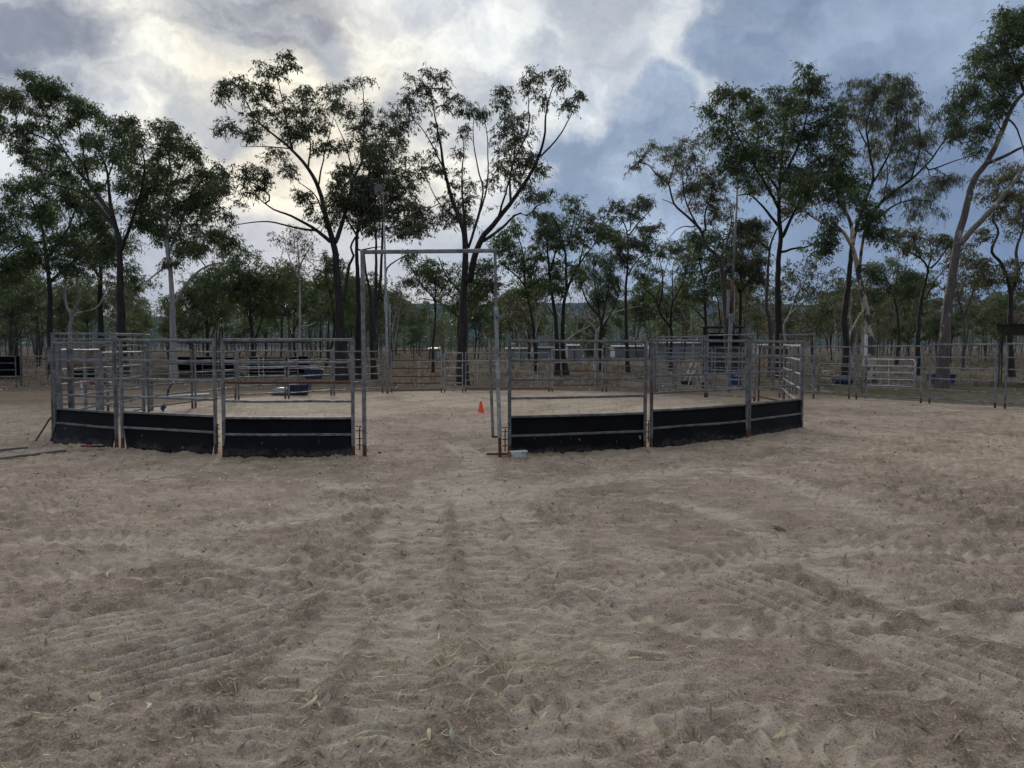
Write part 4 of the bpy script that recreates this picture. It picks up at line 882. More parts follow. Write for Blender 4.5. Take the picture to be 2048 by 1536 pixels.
photo_tree('gum_tree', 'small gnarled dark tree with flat lacy crown between cream gum and leaning gum', 42, (1836, 740),
  [([(630, 1500), (640, 1380), (660, 1250), (675, 1185), (650, 1140), (600, 1110), (550, 1085)], 12, 2), ([(690, 1175), (745, 1110), (770, 1060)], 5, 1.2), ([(663, 1310), (700, 1245), (740, 1190)], 5, 1.5), ([(672, 1190), (690, 1110), (680, 1050)], 4, 1.2), ([(650, 1140), (620, 1070), (600, 1020)], 3, 1)],
  [(540, 1030, 40, 28), (600, 1020, 40, 24), (560, 1072, 40, 24), (640, 1050, 50, 28), (700, 1050, 50, 28), (742, 1080, 40, 36), (680, 1100, 40, 26), (600, 1092, 36, 26), (770, 1055, 28, 36), (760, 1180, 40, 36)],
  Z5, 'bark_dark', 'leaf_olive', 131, dens=8, n_per=22, spread=0.28)
photo_tree('gum_tree', 'twisting dark tree at the right edge beside the open shelter', 40, (2020, 752),
  [([(1030, 1500), (1035, 1290), (1000, 1160), (955, 1100), (985, 1020), (960, 950), (990, 880)], 15, 2), ([(1042, 1280), (1078, 1200), (1068, 1100), (1095, 1000), (1080, 900)], 10, 2), ([(1000, 1160), (930, 1170), (900, 1150)], 4, 1.5), ([(1075, 1180), (1130, 1120), (1180, 1050)], 5, 2)],
  [(960, 800, 50, 46), (1040, 780, 60, 56), (930, 860, 40, 36), (1010, 860, 60, 46), (1070, 880, 40, 56), (980, 930, 46, 36), (1060, 980, 48, 52), (940, 1030, 38, 28), (1120, 850, 60, 60), (1140, 960, 60, 60), (900, 1150, 48, 46), (960, 1200, 58, 46), (1040, 1180, 50, 50), (920, 1230, 50, 38), (1075, 1280, 38, 46)],
  Z5, 'bark_dark', 'leaf_olive', 132, dens=7, n_per=24, spread=0.28)
photo_tree('gum_tree', 'thin upright bare-stemmed tree just right of the leaning gum', 50, (1925, 735),
  [([(835, 1480), (830, 1400), (815, 1300), (805, 1220), (800, 1120)], 7, 1.5), ([(830, 1400), (870, 1290), (880, 1180)], 4, 1), ([(815, 1300), (840, 1220), (850, 1120)], 3, 1)],
  [(800, 1110, 46, 40), (850, 1100, 46, 40), (880, 1160, 46, 40), (830, 1200, 50, 40), (900, 1240, 50, 40), (790, 1240, 40, 40)], Z5, 'bark_grey', 'leaf_olive', 133, dens=3.5, n_per=18, spread=0.4, ln=0.26, wd=0.06)
photo_tree('gum_tree', 'green middle-distance tree between the cream gum and the gnarled tree', 58, (1790, 732),
  [([(545, 1500), (540, 1380), (520, 1280), (480, 1200)], 7, 2), ([(540, 1360), (590, 1270), (610, 1200)], 4, 1.5), ([(525, 1290), (540, 1200), (540, 1160)], 4, 1.5)],
  [(480, 1190, 60, 46), (430, 1190, 56, 46), (545, 1175, 60, 46), (605, 1220, 50, 46), (480, 1260, 60, 46), (560, 1280, 60, 46), (440, 1280, 50, 40), (620, 1290, 50, 40)], Z5, 'bark_dark', 'leaf_green', 134, dens=4.5, n_per=28, spread=0.4, ln=0.27, wd=0.062)
photo_tree('dead_gum', 'bleached white multi-stemmed gum behind the small side gate', 52, (1706, 738),
  [([(330, 1500), (340, 1440), (330, 1380), (340, 1320), (335, 1260)], 8, 1.5), ([(340, 1450), (365, 1400), (390, 1360)], 4, 1), ([(332, 1390), (290, 1400), (260, 1370)], 2.5, 1)], [(340, 1250, 50, 40), (300, 1330, 50, 40)], Z5, 'bark_pale', 'leaf_olive', 135, dens=3, n_per=16, spread=0.4)
photo_tree('dead_gum', 'small white dead tree in front of the white shed', 60, (1387, 730),
  [([(600, 1520), (590, 1430), (585, 1340), (590, 1270)], 5, 1), ([(590, 1440), (620, 1400), (660, 1380)], 3, 0.8), ([(588, 1400), (550, 1360), (530, 1310)], 3, 0.8), ([(590, 1430), (560, 1440), (530, 1400)], 2, 0.8), ([(587, 1350), (620, 1300), (630, 1260)], 2, 0.8)], [], Z4, 'bark_pale', 'leaf_olive', 136)

# --- the bush behind: a few built kinds, set out one by one
def generic_tree(seed, H, kind):
    """slender upright gum: one to three thin stems, steep limbs, open crown in separate tufts"""
    rs = np.random.RandomState(seed); lines = []; tg = []
    r0 = H * rs.uniform(0.009, 0.013)
    for st in range(rs.randint(1, 4)):
        a0 = rs.uniform(0, 6.283); sp = rs.uniform(0.03, 0.16) if st else rs.uniform(0, 0.06)
        top = np.array([math.cos(a0) * sp * H, math.sin(a0) * sp * H, H * rs.uniform(0.78, 0.95)])
        b0 = np.array([0, 0, -0.2]) if st == 0 else lines[0][0][int(len(lines[0][0]) * rs.uniform(0.05, 0.35))]
        m1 = b0 * .6 + top * .4 + rs.normal(0, .02, 3) * H; m2 = b0 * .25 + top * .75 + rs.normal(0, .025, 3) * H
        P = smooth_line(np.array([b0, m1, m2, top]), 0.4); rr = r0 if st == 0 else r0 * .7
        lines.append((P, np.linspace(rr, rr * .2, len(P))))
        for k in range(rs.randint(4, 7)):
            i = int(len(P) * rs.uniform(0.4, 0.92)); a = rs.uniform(0, 6.283); L = H * rs.uniform(0.1, 0.24)
            e = P[i] + np.array([math.cos(a) * L * .6, math.sin(a) * L * .6, L * rs.uniform(.5, 1.0)])
            m = (P[i] + e) / 2 + np.array([math.cos(a), math.sin(a), -0.4]) * L * .1
            Q = smooth_line(np.array([P[i], m, e]), 0.4); lines.append((Q, np.linspace(rr * .4, rr * .1, len(Q))))
            for j in range(rs.randint(1, 3)):
                c = e + rs.normal(0, 1, 3) * np.array([.05, .05, .035]) * H
                tg.append(c + rs.normal(0, 1, (7, 3)) * np.array([.042, .042, .026]) * H)
        tg.append(top + rs.normal(0, 1, (8, 3)) * np.array([.05, .05, .04]) * H)
    return lines, np.vstack(tg)
protos = []
for k, (bk, lf, np_) in enumerate([('bark_dark', 'leaf_green', 26), ('bark_dark', 'leaf_dark', 26), ('bark_grey', 'leaf_olive', 24), ('bark_dark', 'leaf_green', 30), ('bark_pale', 'leaf_olive', 18), ('bark_grey', 'leaf_green', 28), ('bark_pale', 'leaf_brown', 10)]):
    ln_, tg = generic_tree(300 + k, 9.0, k)
    e = make_tree('bush_tree', None, ln_, tg, M[bk], M[lf], int(np_ * 1.35), 0.28, 0.3, 0.08, 400 + k, 0.008, nside=5, root=(0, 0, 0))
    protos.append((e, list(e.children)))
BUSH = {0: 'dark-stemmed leafy', 1: 'dark-stemmed dull-leaved', 3: 'dark slender green', 2: 'grey-stemmed olive', 5: 'grey-stemmed green', 4: 'white-stemmed', 6: 'pale half-bare'}
PLACES = [(-9e9, 0, 'at the left edge'), (0, 90, 'behind the far left shelter'), (90, 200, 'behind the raised loading frame'), (200, 340, 'behind the second left panel'), (340, 480, 'above the left back shelter bay'), (480, 620, 'above the right back shelter bay'),
          (620, 725, 'left of the portal'), (725, 860, 'in the left half of the portal'), (860, 1000, 'in the right half of the portal'), (1000, 1110, 'above the water tank and low green shed'), (1110, 1225, 'above the beige shed'), (1225, 1300, 'above the white shed with dark bays'),
          (1300, 1405, 'above the long white shed'), (1405, 1490, 'behind the dark green shed'), (1490, 1600, 'behind the red-rusted gate'), (1600, 1715, 'behind the small low tube gate'), (1715, 1850, 'behind the white tube gate'), (1850, 2000, 'behind the leaning gum'), (2000, 2048, 'behind the right-hand shelter'), (2048, 9e9, 'at the right edge')]
def bush_label(px, Y, Hh, k):
    where = next(t for a, b, t in PLACES if a <= px < b)
    return '%s %s tree, %s, %s' % ('tall' if Hh > 8.5 else 'mid-height' if Hh > 6 else 'low', BUSH[k], 'near row' if Y < 85 else 'middle row' if Y < 118 else 'far row', where)
rs = np.random.RandomState(77); used = set(); n_b = 0
placed = []
def put_bush(px, Y, Htop, k):
    e, ch = protos[k]; X = (px - 1024) / FPX * Y; s = Htop / 9.0
    if k in used:
        c = e.copy(); COL.objects.link(c)
        for q in ch:
            d = q.copy(); COL.objects.link(d); d.parent = c
    else: c = e; used.add(k)
    c.location = (X, Y, 0); c.scale = (s * rs.uniform(.85, 1.15), s * rs.uniform(.85, 1.15), s); c.rotation_euler = (0, 0, rs.uniform(0, 6.28))
    tag(c, bush_label(px, Y, Htop, k), 'tree', 'slender trees of the bush behind the yards')
for i in range(226):
    left = i < 98
    px = rs.uniform(-130, 760) if left else rs.uniform(740, 2180)
    Y = rs.uniform(54, 150)
    ytop = rs.uniform(505, 650) if left else rs.uniform(535, 660)
    H = min(max(4.0, 1.7 + (693 - ytop) / FPX * Y), 13.5)
    k = rs.choice([0, 1, 3, 5, 2], p=[.26, .24, .22, .14, .14]) if left else rs.choice([0, 1, 2, 3, 4, 5, 6], p=[.19, .16, .18, .17, .09, .13, .08])
    put_bush(px, Y, H, int(k))
for i in range(34):   # slim pale gums standing at the far edge of the paddock, right
    px = rs.uniform(1480, 2140); Y = rs.uniform(75, 140); put_bush(px, Y, rs.uniform(4.5, 8), int(rs.choice([4, 6, 2])))

same = {}
for o in COL.objects:
    if o.get('group', '').startswith('slender trees'): same.setdefault(o['label'], []).append(o)
for lab, os_ in same.items():
    if len(os_) > 1:
        os_.sort(key=lambda q: q.location.x / q.location.y)
        for o, w_ in zip(os_, ('left one', 'right one') if len(os_) == 2 else ('left one', 'middle one', 'right one') if len(os_) == 3 else ('first from left', 'second from left', 'third from left', 'fourth from left', 'fifth from left', 'sixth from left')): o['label'] = lab + ', ' + w_

# far belt of bush, one mass
def far_wood():
    rs = np.random.RandomState(5); cs = []; p0 = []; p1 = []
    for i in range(1300):
        az = rs.uniform(-1.0, 1.0); Y = rs.uniform(155, 420); X = math.tan(az) * Y
        H = rs.uniform(10, 19) * (1.15 if X < -20 else 0.95) * (Y / 260) ** 0.5
        p0.append((X, Y, -0.3)); p1.append((X + rs.normal(0, .5), Y, H * .8))
        n = 8
        cs.append(np.array([X, Y, H * .25]) + rs.normal(0, 1, (2, 3)) * np.array([1.6, 1.6, H * .08]))
        cs.append(np.array([X, Y, H * .7]) + rs.normal(0, 1, (n, 3)) * np.array([1.1, 1.1, H * .17]))
    cen = np.vstack(cs); LV, LF, tone = leaf_mesh(cen, 14, 0.6, 0.7, 0.3, rs, 0.2, False)
    TV, TF = twig_mesh(np.array(p0), np.array(p1), np.full(1300, .12), np.full(1300, .05))
    me = mesh_np('far_bush', np.vstack([LV, TV]), np.vstack([LF, TF + len(LV)]), [M['leaf_green'], M['bark_grey']], np.concatenate([tone, np.zeros(len(TF))]))
    me.polygons.foreach_set('material_index', np.concatenate([np.zeros(len(LF), np.int32), np.ones(len(TF), np.int32)]))
    tag(link('far_bush', me), 'belt of distant gum bush along the horizon', 'bush', kind='stuff')
far_wood()

# ------------------------------------------------------------------ yard panels
rs5 = random.Random(9)
def skirt_mesh(L, ztop, bulge, corner, seed):
    """hanging rubber belt, bottom kicked outward and ragged, with thickness"""
    rr = np.random.RandomState(seed); nx, nz_ = 30, 9; V = []
    xs = np.linspace(0.02, L - 0.02, nx)
    bot = -0.05 + 0.02 * np.array([perlin(np.array([x * 1.3 + seed]), np.array([0.4]))[0] for x in xs])
    wob = np.array([perlin(np.array([x * 1.1 + seed * 2.1]), np.array([7.4]))[0] for x in xs])
    for side in (0, 1):
        for j in range(nz_):
            t = j / (nz_ - 1)
            z = bot + (ztop - bot) * t
            off = -(bulge * (1 - t) ** 2.2) * (1 + 1.1 * wob) - 0.012 * side * np.ones(nx) - 0.03 * wob * (1 - t)
            x = xs.copy()
            if corner: x = x + corner * (1 - t) ** 3 * np.exp(-(xs / 0.25))
            V.append(np.stack([x, 0.03 + off, z], 1))
    V = np.vstack(V); n1 = nx * nz_
    i, j = np.meshgrid(np.arange(nz_ - 1), np.arange(nx - 1), indexing='ij')
    q = np.stack([i * nx + j, i * nx + j + 1, (i + 1) * nx + j + 1, (i + 1) * nx + j], -1).reshape(-1, 4)
    F = [q[:, ::-1], q + n1]
    jj = np.arange(nx - 1)
    for r_ in (0, nz_ - 1): F.append(np.stack([r_ * nx + jj, r_ * nx + jj + 1, n1 + r_ * nx + jj + 1, n1 + r_ * nx + jj], 1))
    ii = np.arange(nz_ - 1)
    for c_ in (0, nx - 1): F.append(np.stack([ii * nx + c_, (ii + 1) * nx + c_, n1 + (ii + 1) * nx + c_, n1 + ii * nx + c_], 1))
    return mesh_np('rubber_skirt', V, np.vstack(F), M['rubber'], smooth=True)

def panel(label, A, B, H, rails, name='stock_panel', m='galv', post=0.05, rail=(0.03, 0.038), top=0.046, skirt=None, rusty=(), rust_posts=False, feet=True, pin=None, group=None, bulge=0.09, corner=0, z0=None, ends=(True, True), stay=False, cat='yard panel', dz=0.0):
    A = np.array(A, float); B = np.array(B, float); d = B - A; L = float(np.hypot(*d)); rz = math.atan2(d[1], d[0])
    z0 = hz(*((A + B) / 2)) if z0 is None else z0
    t = thing(name, label, cat, (A[0], A[1], z0), rz, group)
    t.rotation_euler = (rs5.uniform(-0.008, 0.008), -dz / L + rs5.uniform(-0.003, 0.003), rz)
    pm = M['rust'] if rust_posts else M[m]
    for k, x in enumerate((0.0, L)):
        if not ends[k]: continue
        zf = 0.15 if feet else -0.12
        MB().beam((x, 0, zf), (x, 0, H + 0.006), post, post).build('post', pm, t)
        if feet: MB().beam((x, 0, -0.15), (x, 0, zf), post * 0.98, post * 0.98).build('foot', M['rust'], t)
    for i, z in enumerate(rails):
        w, h = (top, top) if i == 0 else rail
        if i == 0: z = H - h / 2 - 0.004
        x0, x1 = post / 2 - 0.004, L - post / 2 + 0.004; sg = 0.008 if i else 0.004   # handled rails are never quite straight
        MB().sweep([(x0, 0, z), (x0 + (x1 - x0) * .3, rs5.uniform(-sg, sg), z + rs5.uniform(-sg, sg * .3)), (x0 + (x1 - x0) * .68, rs5.uniform(-sg, sg), z + rs5.uniform(-sg, sg * .3)), (x1, 0, z)], w, h).build('rail', M['rust'] if i in rusty else M[m], t)
    if stay: MB().beam((L / 2, 0.03, rails[-1] - 0.02), (L / 2, 0.03, H - 0.02), 0.012, 0.04).build('stay', M[m], t)
    if skirt: link('rubber_skirt', skirt_mesh(L, skirt, bulge, corner, rs5.randint(1, 99)), t)
    if pin is not None:
        x = pin; MB().tube([(x, 0, 0.08), (x, 0, 0.42)], 0.011, 6).build('hinge_pin', M['rust'], t)
        for z in (0.16, 0.26, 0.38): MB().beam((x - 0.045, 0, z), (x + 0.045, 0, z), 0.02, 0.014).build('lug', M['rust'], t)
        MB().tube([(x, 0, 0.42), (x + 0.03, 0, 0.45), (x - 0.05, 0, 0.45)], 0.008, 5).build('pin_handle', M['rust'], t)
    return t
NEAR = [1.79, 1.43, 1.12, 0.83, 0.575, 0.32]
g1 = 'near rubber-skirted yard panels'
panel('leftmost rubber-skirted yard panel, grey dusty skirt kicked out at the bottom', (-8.12, 12.6), (-6.57, 11.75), 1.76, NEAR, m='galv_old', skirt=0.575, bulge=0.16, group=g1, dz=0.0)
panel('second rubber-skirted yard panel from the left, rounded lower skirt corner', (-6.43, 11.68), (-4.61, 11.0), 1.78, NEAR, m='galv', skirt=0.575, corner=0.12, pin=1.98, group=g1)
panel('rubber-skirted panel left of the portal with one rust-red rail', (-4.44, 10.9), (-2.44, 10.86), 1.80, NEAR, m='galv', skirt=0.575, rusty=(2,), pin=2.1, bulge=0.12, group=g1)
NR = [1.8, 1.49, 1.19, 0.9, 0.61, 0.31]
panel('wide rubber-skirted panel right of the portal with white splashes on its skirt', (-0.04, 11.05), (2.2, 11.72), 1.82, NR, m='galv_old', skirt=0.61, bulge=0.04, pin=-0.07, group=g1)
panel('middle rubber-skirted panel of the right side, grey mud along its skirt', (2.32, 11.8), (4.30, 13.0), 1.80, NR, m='galv_old', skirt=0.61, bulge=0.05, pin=-0.06, group=g1)
panel('rightmost rubber-skirted yard panel angled away, clean dark skirt', (4.39, 13.1), (5.95, 14.55), 1.80, NR, m='galv_old', skirt=0.61, bulge=0.03, group=g1)
# ring, right side going back
FAR = [1.57, 1.26, 0.99, 0.73, 0.46, 0.2]
panel('bare galvanised panel running back from the right end of the skirted row', (6.0, 14.75), (6.78, 17.35), 1.72, [1.7, 1.4, 1.1, .8, .5, .2], m='galv')
panel('steeply seen galvanised panel between rusty gate and skirted row', (6.84, 17.5), (7.6, 19.9), 1.75, [1.7, 1.4, 1.1, .8, .5, .2], m='galv')
panel('red-rusted narrow gate set in the right side of the round yard', (7.66, 20.0), (7.68, 22.1), 1.72, [1.7, 1.38, 1.08, .78, .48, .15], name='yard_gate', m='rust', rust_posts=True, cat='gate', rail=(.03, .045))
panel('tall galvanised panel with high top rail, back right of the round yard', (5.22, 25.55), (6.5, 23.9), 2.08, [2.06, 1.5, 1.22, .94, .66, .38, .12], m='galv', post=.065)
panel('tall galvanised panel joining the rusty gate at the back right', (6.55, 23.85), (7.62, 22.3), 2.12, [2.1, 1.5, 1.22, .94, .66, .38, .12], m='galv', post=.065)
# ring, back
g2 = 'back panels of the round yard'
panel('back panel below the bushy light green tree, left of the tall panels', (3.55, 26.75), (5.16, 25.65), 1.6, FAR, m='galv_old', group=g2)
panel('back gate panel with several rust-red lower rails, seen through the wide right panel', (1.5, 26.55), (3.4, 26.75), 1.6, [1.57, 1.1, .78, .5, .25], rusty=(2, 3, 4), m='galv_light', name='yard_gate', cat='gate')
panel('long low back panel seen just right of the portal opening', (-1.72, 26.4), (1.38, 26.5), 1.5, [1.48, 1.05, .75, .45, .14], rusty=(4,), m='galv', group=g2)
panel('narrow pedestrian gate panel in the back row, inside the portal opening', (-2.5, 26.35), (-1.84, 26.4), 1.5, [1.48, .92, .62, .36, .1], name='yard_gate', m='galv_light', cat='gate', post=.04)
panel('back gate with rust-brown rails right of the light pole', (-4.46, 26.3), (-2.62, 26.35), 1.58, [1.56, 1.2, .9, .6, .35, .1], name='yard_gate', rusty=(0, 1, 2, 3, 4, 5), m='galv_light', cat='gate')
panel('back panel left of the light pole, behind the left portal post', (-6.2, 24.75), (-4.78, 26.2), 1.57, FAR, m='galv', group=g2)
panel('back left panel in front of the tarpaulin-covered tub', (-7.22, 22.95), (-6.28, 24.65), 1.57, FAR, m='galv', group=g2)
panel('back left panel behind the rusty-railed panel, in front of the jump stands', (-8.42, 21.85), (-7.3, 22.85), 1.57, FAR, m='galv', group=g2)
panel('left side panel crossing behind the white ground pole', (-8.66, 19.4), (-8.46, 21.7), 1.57, FAR, m='galv', group=g2)
panel('left side panel behind the leaning blue-tipped sprinkler pipe', (-8.92, 17.4), (-8.68, 19.25), 1.6, FAR, m='galv_old', group=g2)
panel('left side panel seen steeply just behind the leftmost skirted panel', (-8.3, 12.95), (-8.75, 15.1), 1.65, FAR, m='galv', group=g2)
panel('second steeply seen left side panel, nearer the sprinkler', (-8.78, 15.2), (-8.95, 17.25), 1.6, FAR, m='galv', group=g2)
# loading frame at far left
def loading_frame():
    t = thing('loading_frame', 'raised galvanised loading frame with high three-rail top behind the leftmost panel', 'cattle crush', (-10.7, 16.6, 0))
    c = [(0, 0), (1.25, 0.35), (1.25, 2.0), (0, 1.7)]
    for i, (x, y) in enumerate(c): MB().beam((x, y, -.1), (x, y, 2.02 - .05 * i), .07, .07).build('post', M['galv'], t)
    for z in (0.35, 0.7, 1.05, 1.4, 1.72, 1.87, 2.0):
        for a, b in ((0, 1), (2, 3), (1, 2)):
            if (a, b) == (1, 2) and z < 1.6: continue
            MB().beam((c[a][0], c[a][1], z), (c[b][0], c[b][1], z), .03, .045).build('rail', M['galv'], t)
    MB().beam((.62, .17, 0.0), (.62, .17, 1.75), .05, .05).build('post', M['galv'], t)
    MB().beam((.62, .17, 0.1), (.25, .6, .9), .04, .04).build('brace', M['galv_light'], t)
    return t
loading_frame()
def thick_post():
    t = thing('slide_gate_post', 'thick galvanised double post with bolt heads at the left end of the skirted row', 'gate post', (-8.22, 12.85, 0))
    MB().beam((0, 0, -.1), (0, 0, 1.72), .11, .11).build('post', M['galv'], t)
    MB().beam((.16, .12, .35), (.16, .12, 1.66), .1, .06).build('channel', M['galv_old'], t)
    MB().beam((-.12, .02, -.1), (-.09, .02, 1.7), .06, .06).build('post', M['galv_old'], t)
    for z in (.55, .95, 1.3): MB().tube([(-.02, -.056, z), (-.02, -.085, z)], .018, 6).build('bolt', M['galv_light'], t)
    MB().tube([(-.13, -.03, .42), (-.36, -.15, -.03)], .016, 6).build('brace', M['rust'], t)
thick_post()
panel('galvanised panel leading off behind the loading frame', (-10.2, 17.9), (-9.1, 17.5), 1.6, FAR, m='galv')
# right paddock fence
RF = [1.76, 1.38, 1.06, .74, .42, .15]
g3 = 'panels of the right-hand fence line'
panel('far panel of the right fence line, behind the small side gate', (10.1, 25.2), (11.02, 23.2), 1.72, RF, group=g3)
panel('right fence panel in front of the white gates and cream-barked gum', (11.14, 22.95), (12.28, 21.3), 1.74, RF, group=g3)
panel('right fence panel in front of the leaning gum and blue trough', (12.42, 21.1), (13.22, 19.4), 1.77, RF, group=g3)
panel('fence panel at the right edge of the picture by the shelter', (13.35, 19.2), (14.0, 17.1), 1.77, RF, group=g3)
# second row of yards behind on the right
g4 = 'inner right yard panels'
def row(pts, H, rails, labels, m='galv', **k):
    for i in range(len(pts) - 1):
        a = np.array(pts[i], float); b = np.array(pts[i + 1], float); d = (b - a) / np.linalg.norm(b - a)
        panel(labels[i], a + d * .06, b - d * .06, H, rails, m=m, group=g4, feet=False, **k)
row([(5.3, 27.2), (6.5, 28.4), (8.1, 28.6), (9.0, 28.0), (10.0, 27.2), (10.05, 25.4)], 1.66, [1.64, 1.36, 1.1, .85, .6, .36, .14],
    ['inner yard panel seen behind the white stepladder, left of it', 'inner yard panel directly behind the stepladder and dark blue bucket', 'inner yard panel behind the right light pole and square blue tub', 'inner yard panel behind the red-rusted gate', 'inner yard panel at the end of the right fence line'])
panel('short tall-framed race panel behind the rightmost skirted panel', (8.9, 23.6), (9.9, 23.3), 2.12, [2.1, 1.7, 1.3, .9, .5, .2], m='galv', post=.06)
panel('slanting gate in the inner yard left of the stepladder, white rails', (5.4, 27.0), (6.9, 29.2), 1.25, [1.22, .98, .74, .5, .26], m='galv_light', name='yard_gate', post=.035, rail=(.025, .03), top=.03, feet=False, cat='gate')

def round_gate(label, A, B, H, rails, m, lean=0.0, z0=0.05):
    """tube gate with rounded top corners"""
    A = np.array(A, float); B = np.array(B, float); d = B - A; L = float(np.hypot(*d))
    t = thing('tube_gate', label, 'gate', (A[0], A[1], 0), math.atan2(d[1], d[0])); t.rotation_euler[0] = lean
    r = .1; pts = [(0, 0, z0)] + [(0, 0, H - r)] + [(r - r * math.cos(a), 0, H - r + r * math.sin(a)) for a in (.5, 1.05, 1.57)] + [(L - r + r * math.sin(a), 0, H - r + r * math.cos(a)) for a in (0, .5, 1.05, 1.57)] + [(L, 0, z0)]
    MB().tube(pts, .02, 7).build('frame', M[m], t, True)
    for z in rails: MB().tube([(.01, 0, z), (L - .01, 0, z)], .014, 6).build('rail', M[m], t, True)
    MB().beam((L * .5, .018, rails[-1]), (L * .5, .018, H), .012, .035).build('stay', M[m], t)
    return t
round_gate('small low tube gate standing open beside the right fence line', (10.75, 24.9), (11.6, 23.5), 1.1, [.85, .6, .36, .15], 'galv')
round_gate('white tube gate leaning by the cream-barked gum, nearer one', (13.0, 26.3), (14.3, 25.2), 1.24, [1.0, .76, .52, .28], 'gate_white', .06)
round_gate('galvanised tube gate leaning behind the white tube gate', (13.3, 27.0), (14.95, 26.3), 1.28, [1.0, .76, .52, .28], 'galv_light', .08)
round_gate('tube gate beside the far left shelter', (-20.4, 29.5), (-18.8, 29.0), 1.3, [1.0, .7, .4], 'galv')
round_gate('small wire-height gate before the left bay of the back shelters', (-16.2, 37.2), (-14.4, 37.0), 1.0, [.75, .5, .25], 'galv_light')
for k, (a, b, lab) in enumerate([((-18.6, 28.9), (-15.0, 28.2), 'left paddock panel behind the loading frame'), ((-14.8, 28.1), (-11.6, 27.6), 'left paddock panel before the left back shelter bay'),
                            ((-11.4, 27.6), (-8.4, 27.9), 'left paddock panel before the right back shelter bay'), ((-24.5, 29.6), (-20.6, 29.5), 'left paddock panel at the left edge of the picture')]):
    panel(lab, a, b, 1.3, [1.28, 1.0, .72, .42], m='galv_old', feet=False, group='left paddock panels', post=.04, rail=(.022, .028), top=.028)

# ------------------------------------------------------------------ portal
def portal():
    t = thing('gate_portal', 'tall galvanised goalpost-like gate portal in the middle of the yard front', 'gate portal', (-2.27, 10.88, 0))
    W = 2.08; Ht = 3.14
    MB().beam((0, 0, .19), (0, 0, Ht), .058, .058).build('post', M['galv'], t)
    MB().beam((0, 0, -.15), (0, 0, .19), .057, .057).build('foot', M['rust'], t)
    MB().beam((-.045, .0, .0), (.06, .0, .0), .06, .03).build('foot_plate', M['rust'], t)
    lean = -.055
    MB().beam((W + lean, 0, 2.3), (W + lean * 1.25, 0, Ht), .046, .046).build('post', M['galv'], t)
    MB().beam((W + .0, 0, .30), (W + lean, 0, 2.3), .062, .062).build('sleeve', M['galv_light'], t)
    MB().beam((W + .01, 0, -.12), (W, 0, .30), .05, .05).build('foot', M['rust'], t)
    MB().beam((-.029, 0, Ht - .01), (W + lean * 1.25 + .023, 0, Ht + .012), .055, .058).build('crossbeam', M['galv'], t)
    MB().beam((W - .105, .05, .31), (W - .16, .05, 1.86), .045, .045).build('hinge_stile', M['galv'], t)
    MB().beam((W - .19, .03, 1.86), (W + .03, .0, 1.93), .05, .035).build('top_bracket', M['rust'], t)
    MB().beam((W - .12, .03, .31), (W + .02, .0, .31), .05, .03).build('bottom_bracket', M['rust'], t)
    MB().beam((W - .2, 0, .045), (W + .22, 0, .05), .03, .03).build('latch_bar', M['rust'], t)
    MB().tube([(W - .034, -.033, 2.14), (W - .034, -.05, 2.14)], .016, 6).build('bolt', M['rust'], t)
    for z in (1.2, 1.42): MB().beam((W + .12, -.01, z - .05), (W + .12, -.01, z + .05), .03, .03).build('hinge_lug', M['galv_light'], t)
portal()

# ------------------------------------------------------------------ light poles
def pole1():
    p = gnd(775, 786); X, Y = p[0], p[1]
    t = thing('light_pole', 'white-grey light pole with square floodlight seen through the left of the portal', 'light pole', (X, Y, 0))
    MB().tube([(0, 0, -.2), (0, 0, 1.9), (-.03, 0, 4.0), (-.07, 0, 6.2)], [.055, .05, .042, .036], 8).build('pole', M['galv_light'], t, True)
    MB().tube([(.10, .05, 1.0), (.10, .05, 3.25)], .03, 8).build('conduit', M['galv'], t, True)
    MB().beam((-.02, .02, 2.95), (-.02, .02, 3.55), .16, .08).build('junction_box', M['galv_light'], t)
    MB().tube([(-.07, 0, 6.1), (-.09, 0, 7.2)], .022, 7).build('mast', M['galv_old'], t, True)
    h = thing  # lamp head as part
    m = MB()
    prof = [(-.15, -.18), (.08, -.2), (.15, -.08), (.15, .12), (.08, .19), (-.09, .19), (-.15, .1)]
    V = [(x - .24, -.08, z + 7.35) for x, z in prof] + [(x * .8 - .24, .1, z * .85 + 7.35) for x, z in prof]; n = len(prof)
    m.add(V, [(i, (i + 1) % n, n + (i + 1) % n, n + i) for i in range(n)] + [tuple(range(n - 1, -1, -1)), tuple(range(n, 2 * n))])
    lamp = m.build('floodlight', M['lamp'], t)
    MB().tube([(-.22, -.1, 7.22), (-.22, -.12, 7.22)], .05, 10).build('sensor', M['black'], lamp)
pole1()
def pole2():
    p = gnd(1456, 786); X, Y = p[0], p[1]
    t = thing('light_pole', 'thick-based light pole with thin upper mast behind the right panels', 'light pole', (X, Y, 0))
    MB().beam((0, 0, -.2), (.07, 0, 2.9), .12, .12).build('pole', M['galv'], t)
    MB().tube([(.07, 0, 2.9), (.11, 0, 4.1)], .06, 8).build('collar', M['rust'], t, True)
    MB().tube([(.11, 0, 4.05), (.17, 0, 6.0), (.22, 0, 7.4)], [.05, .046, .04], 8).build('mast', M['galv'], t, True)
    MB().beam((-.06, -.02, 2.75), (-.04, -.02, 3.75), .09, .07).build('junction_box', M['galv'], t)
    MB().beam((.18, 0, 2.6), (.18, 0, 3.9), .03, .03).build('conduit', M['galv_light'], t)
    MB().beam((.1, 0, 7.42), (.34, 0, 7.44), .1, .06).build('lamp_head', M['lamp'], t)
pole2()

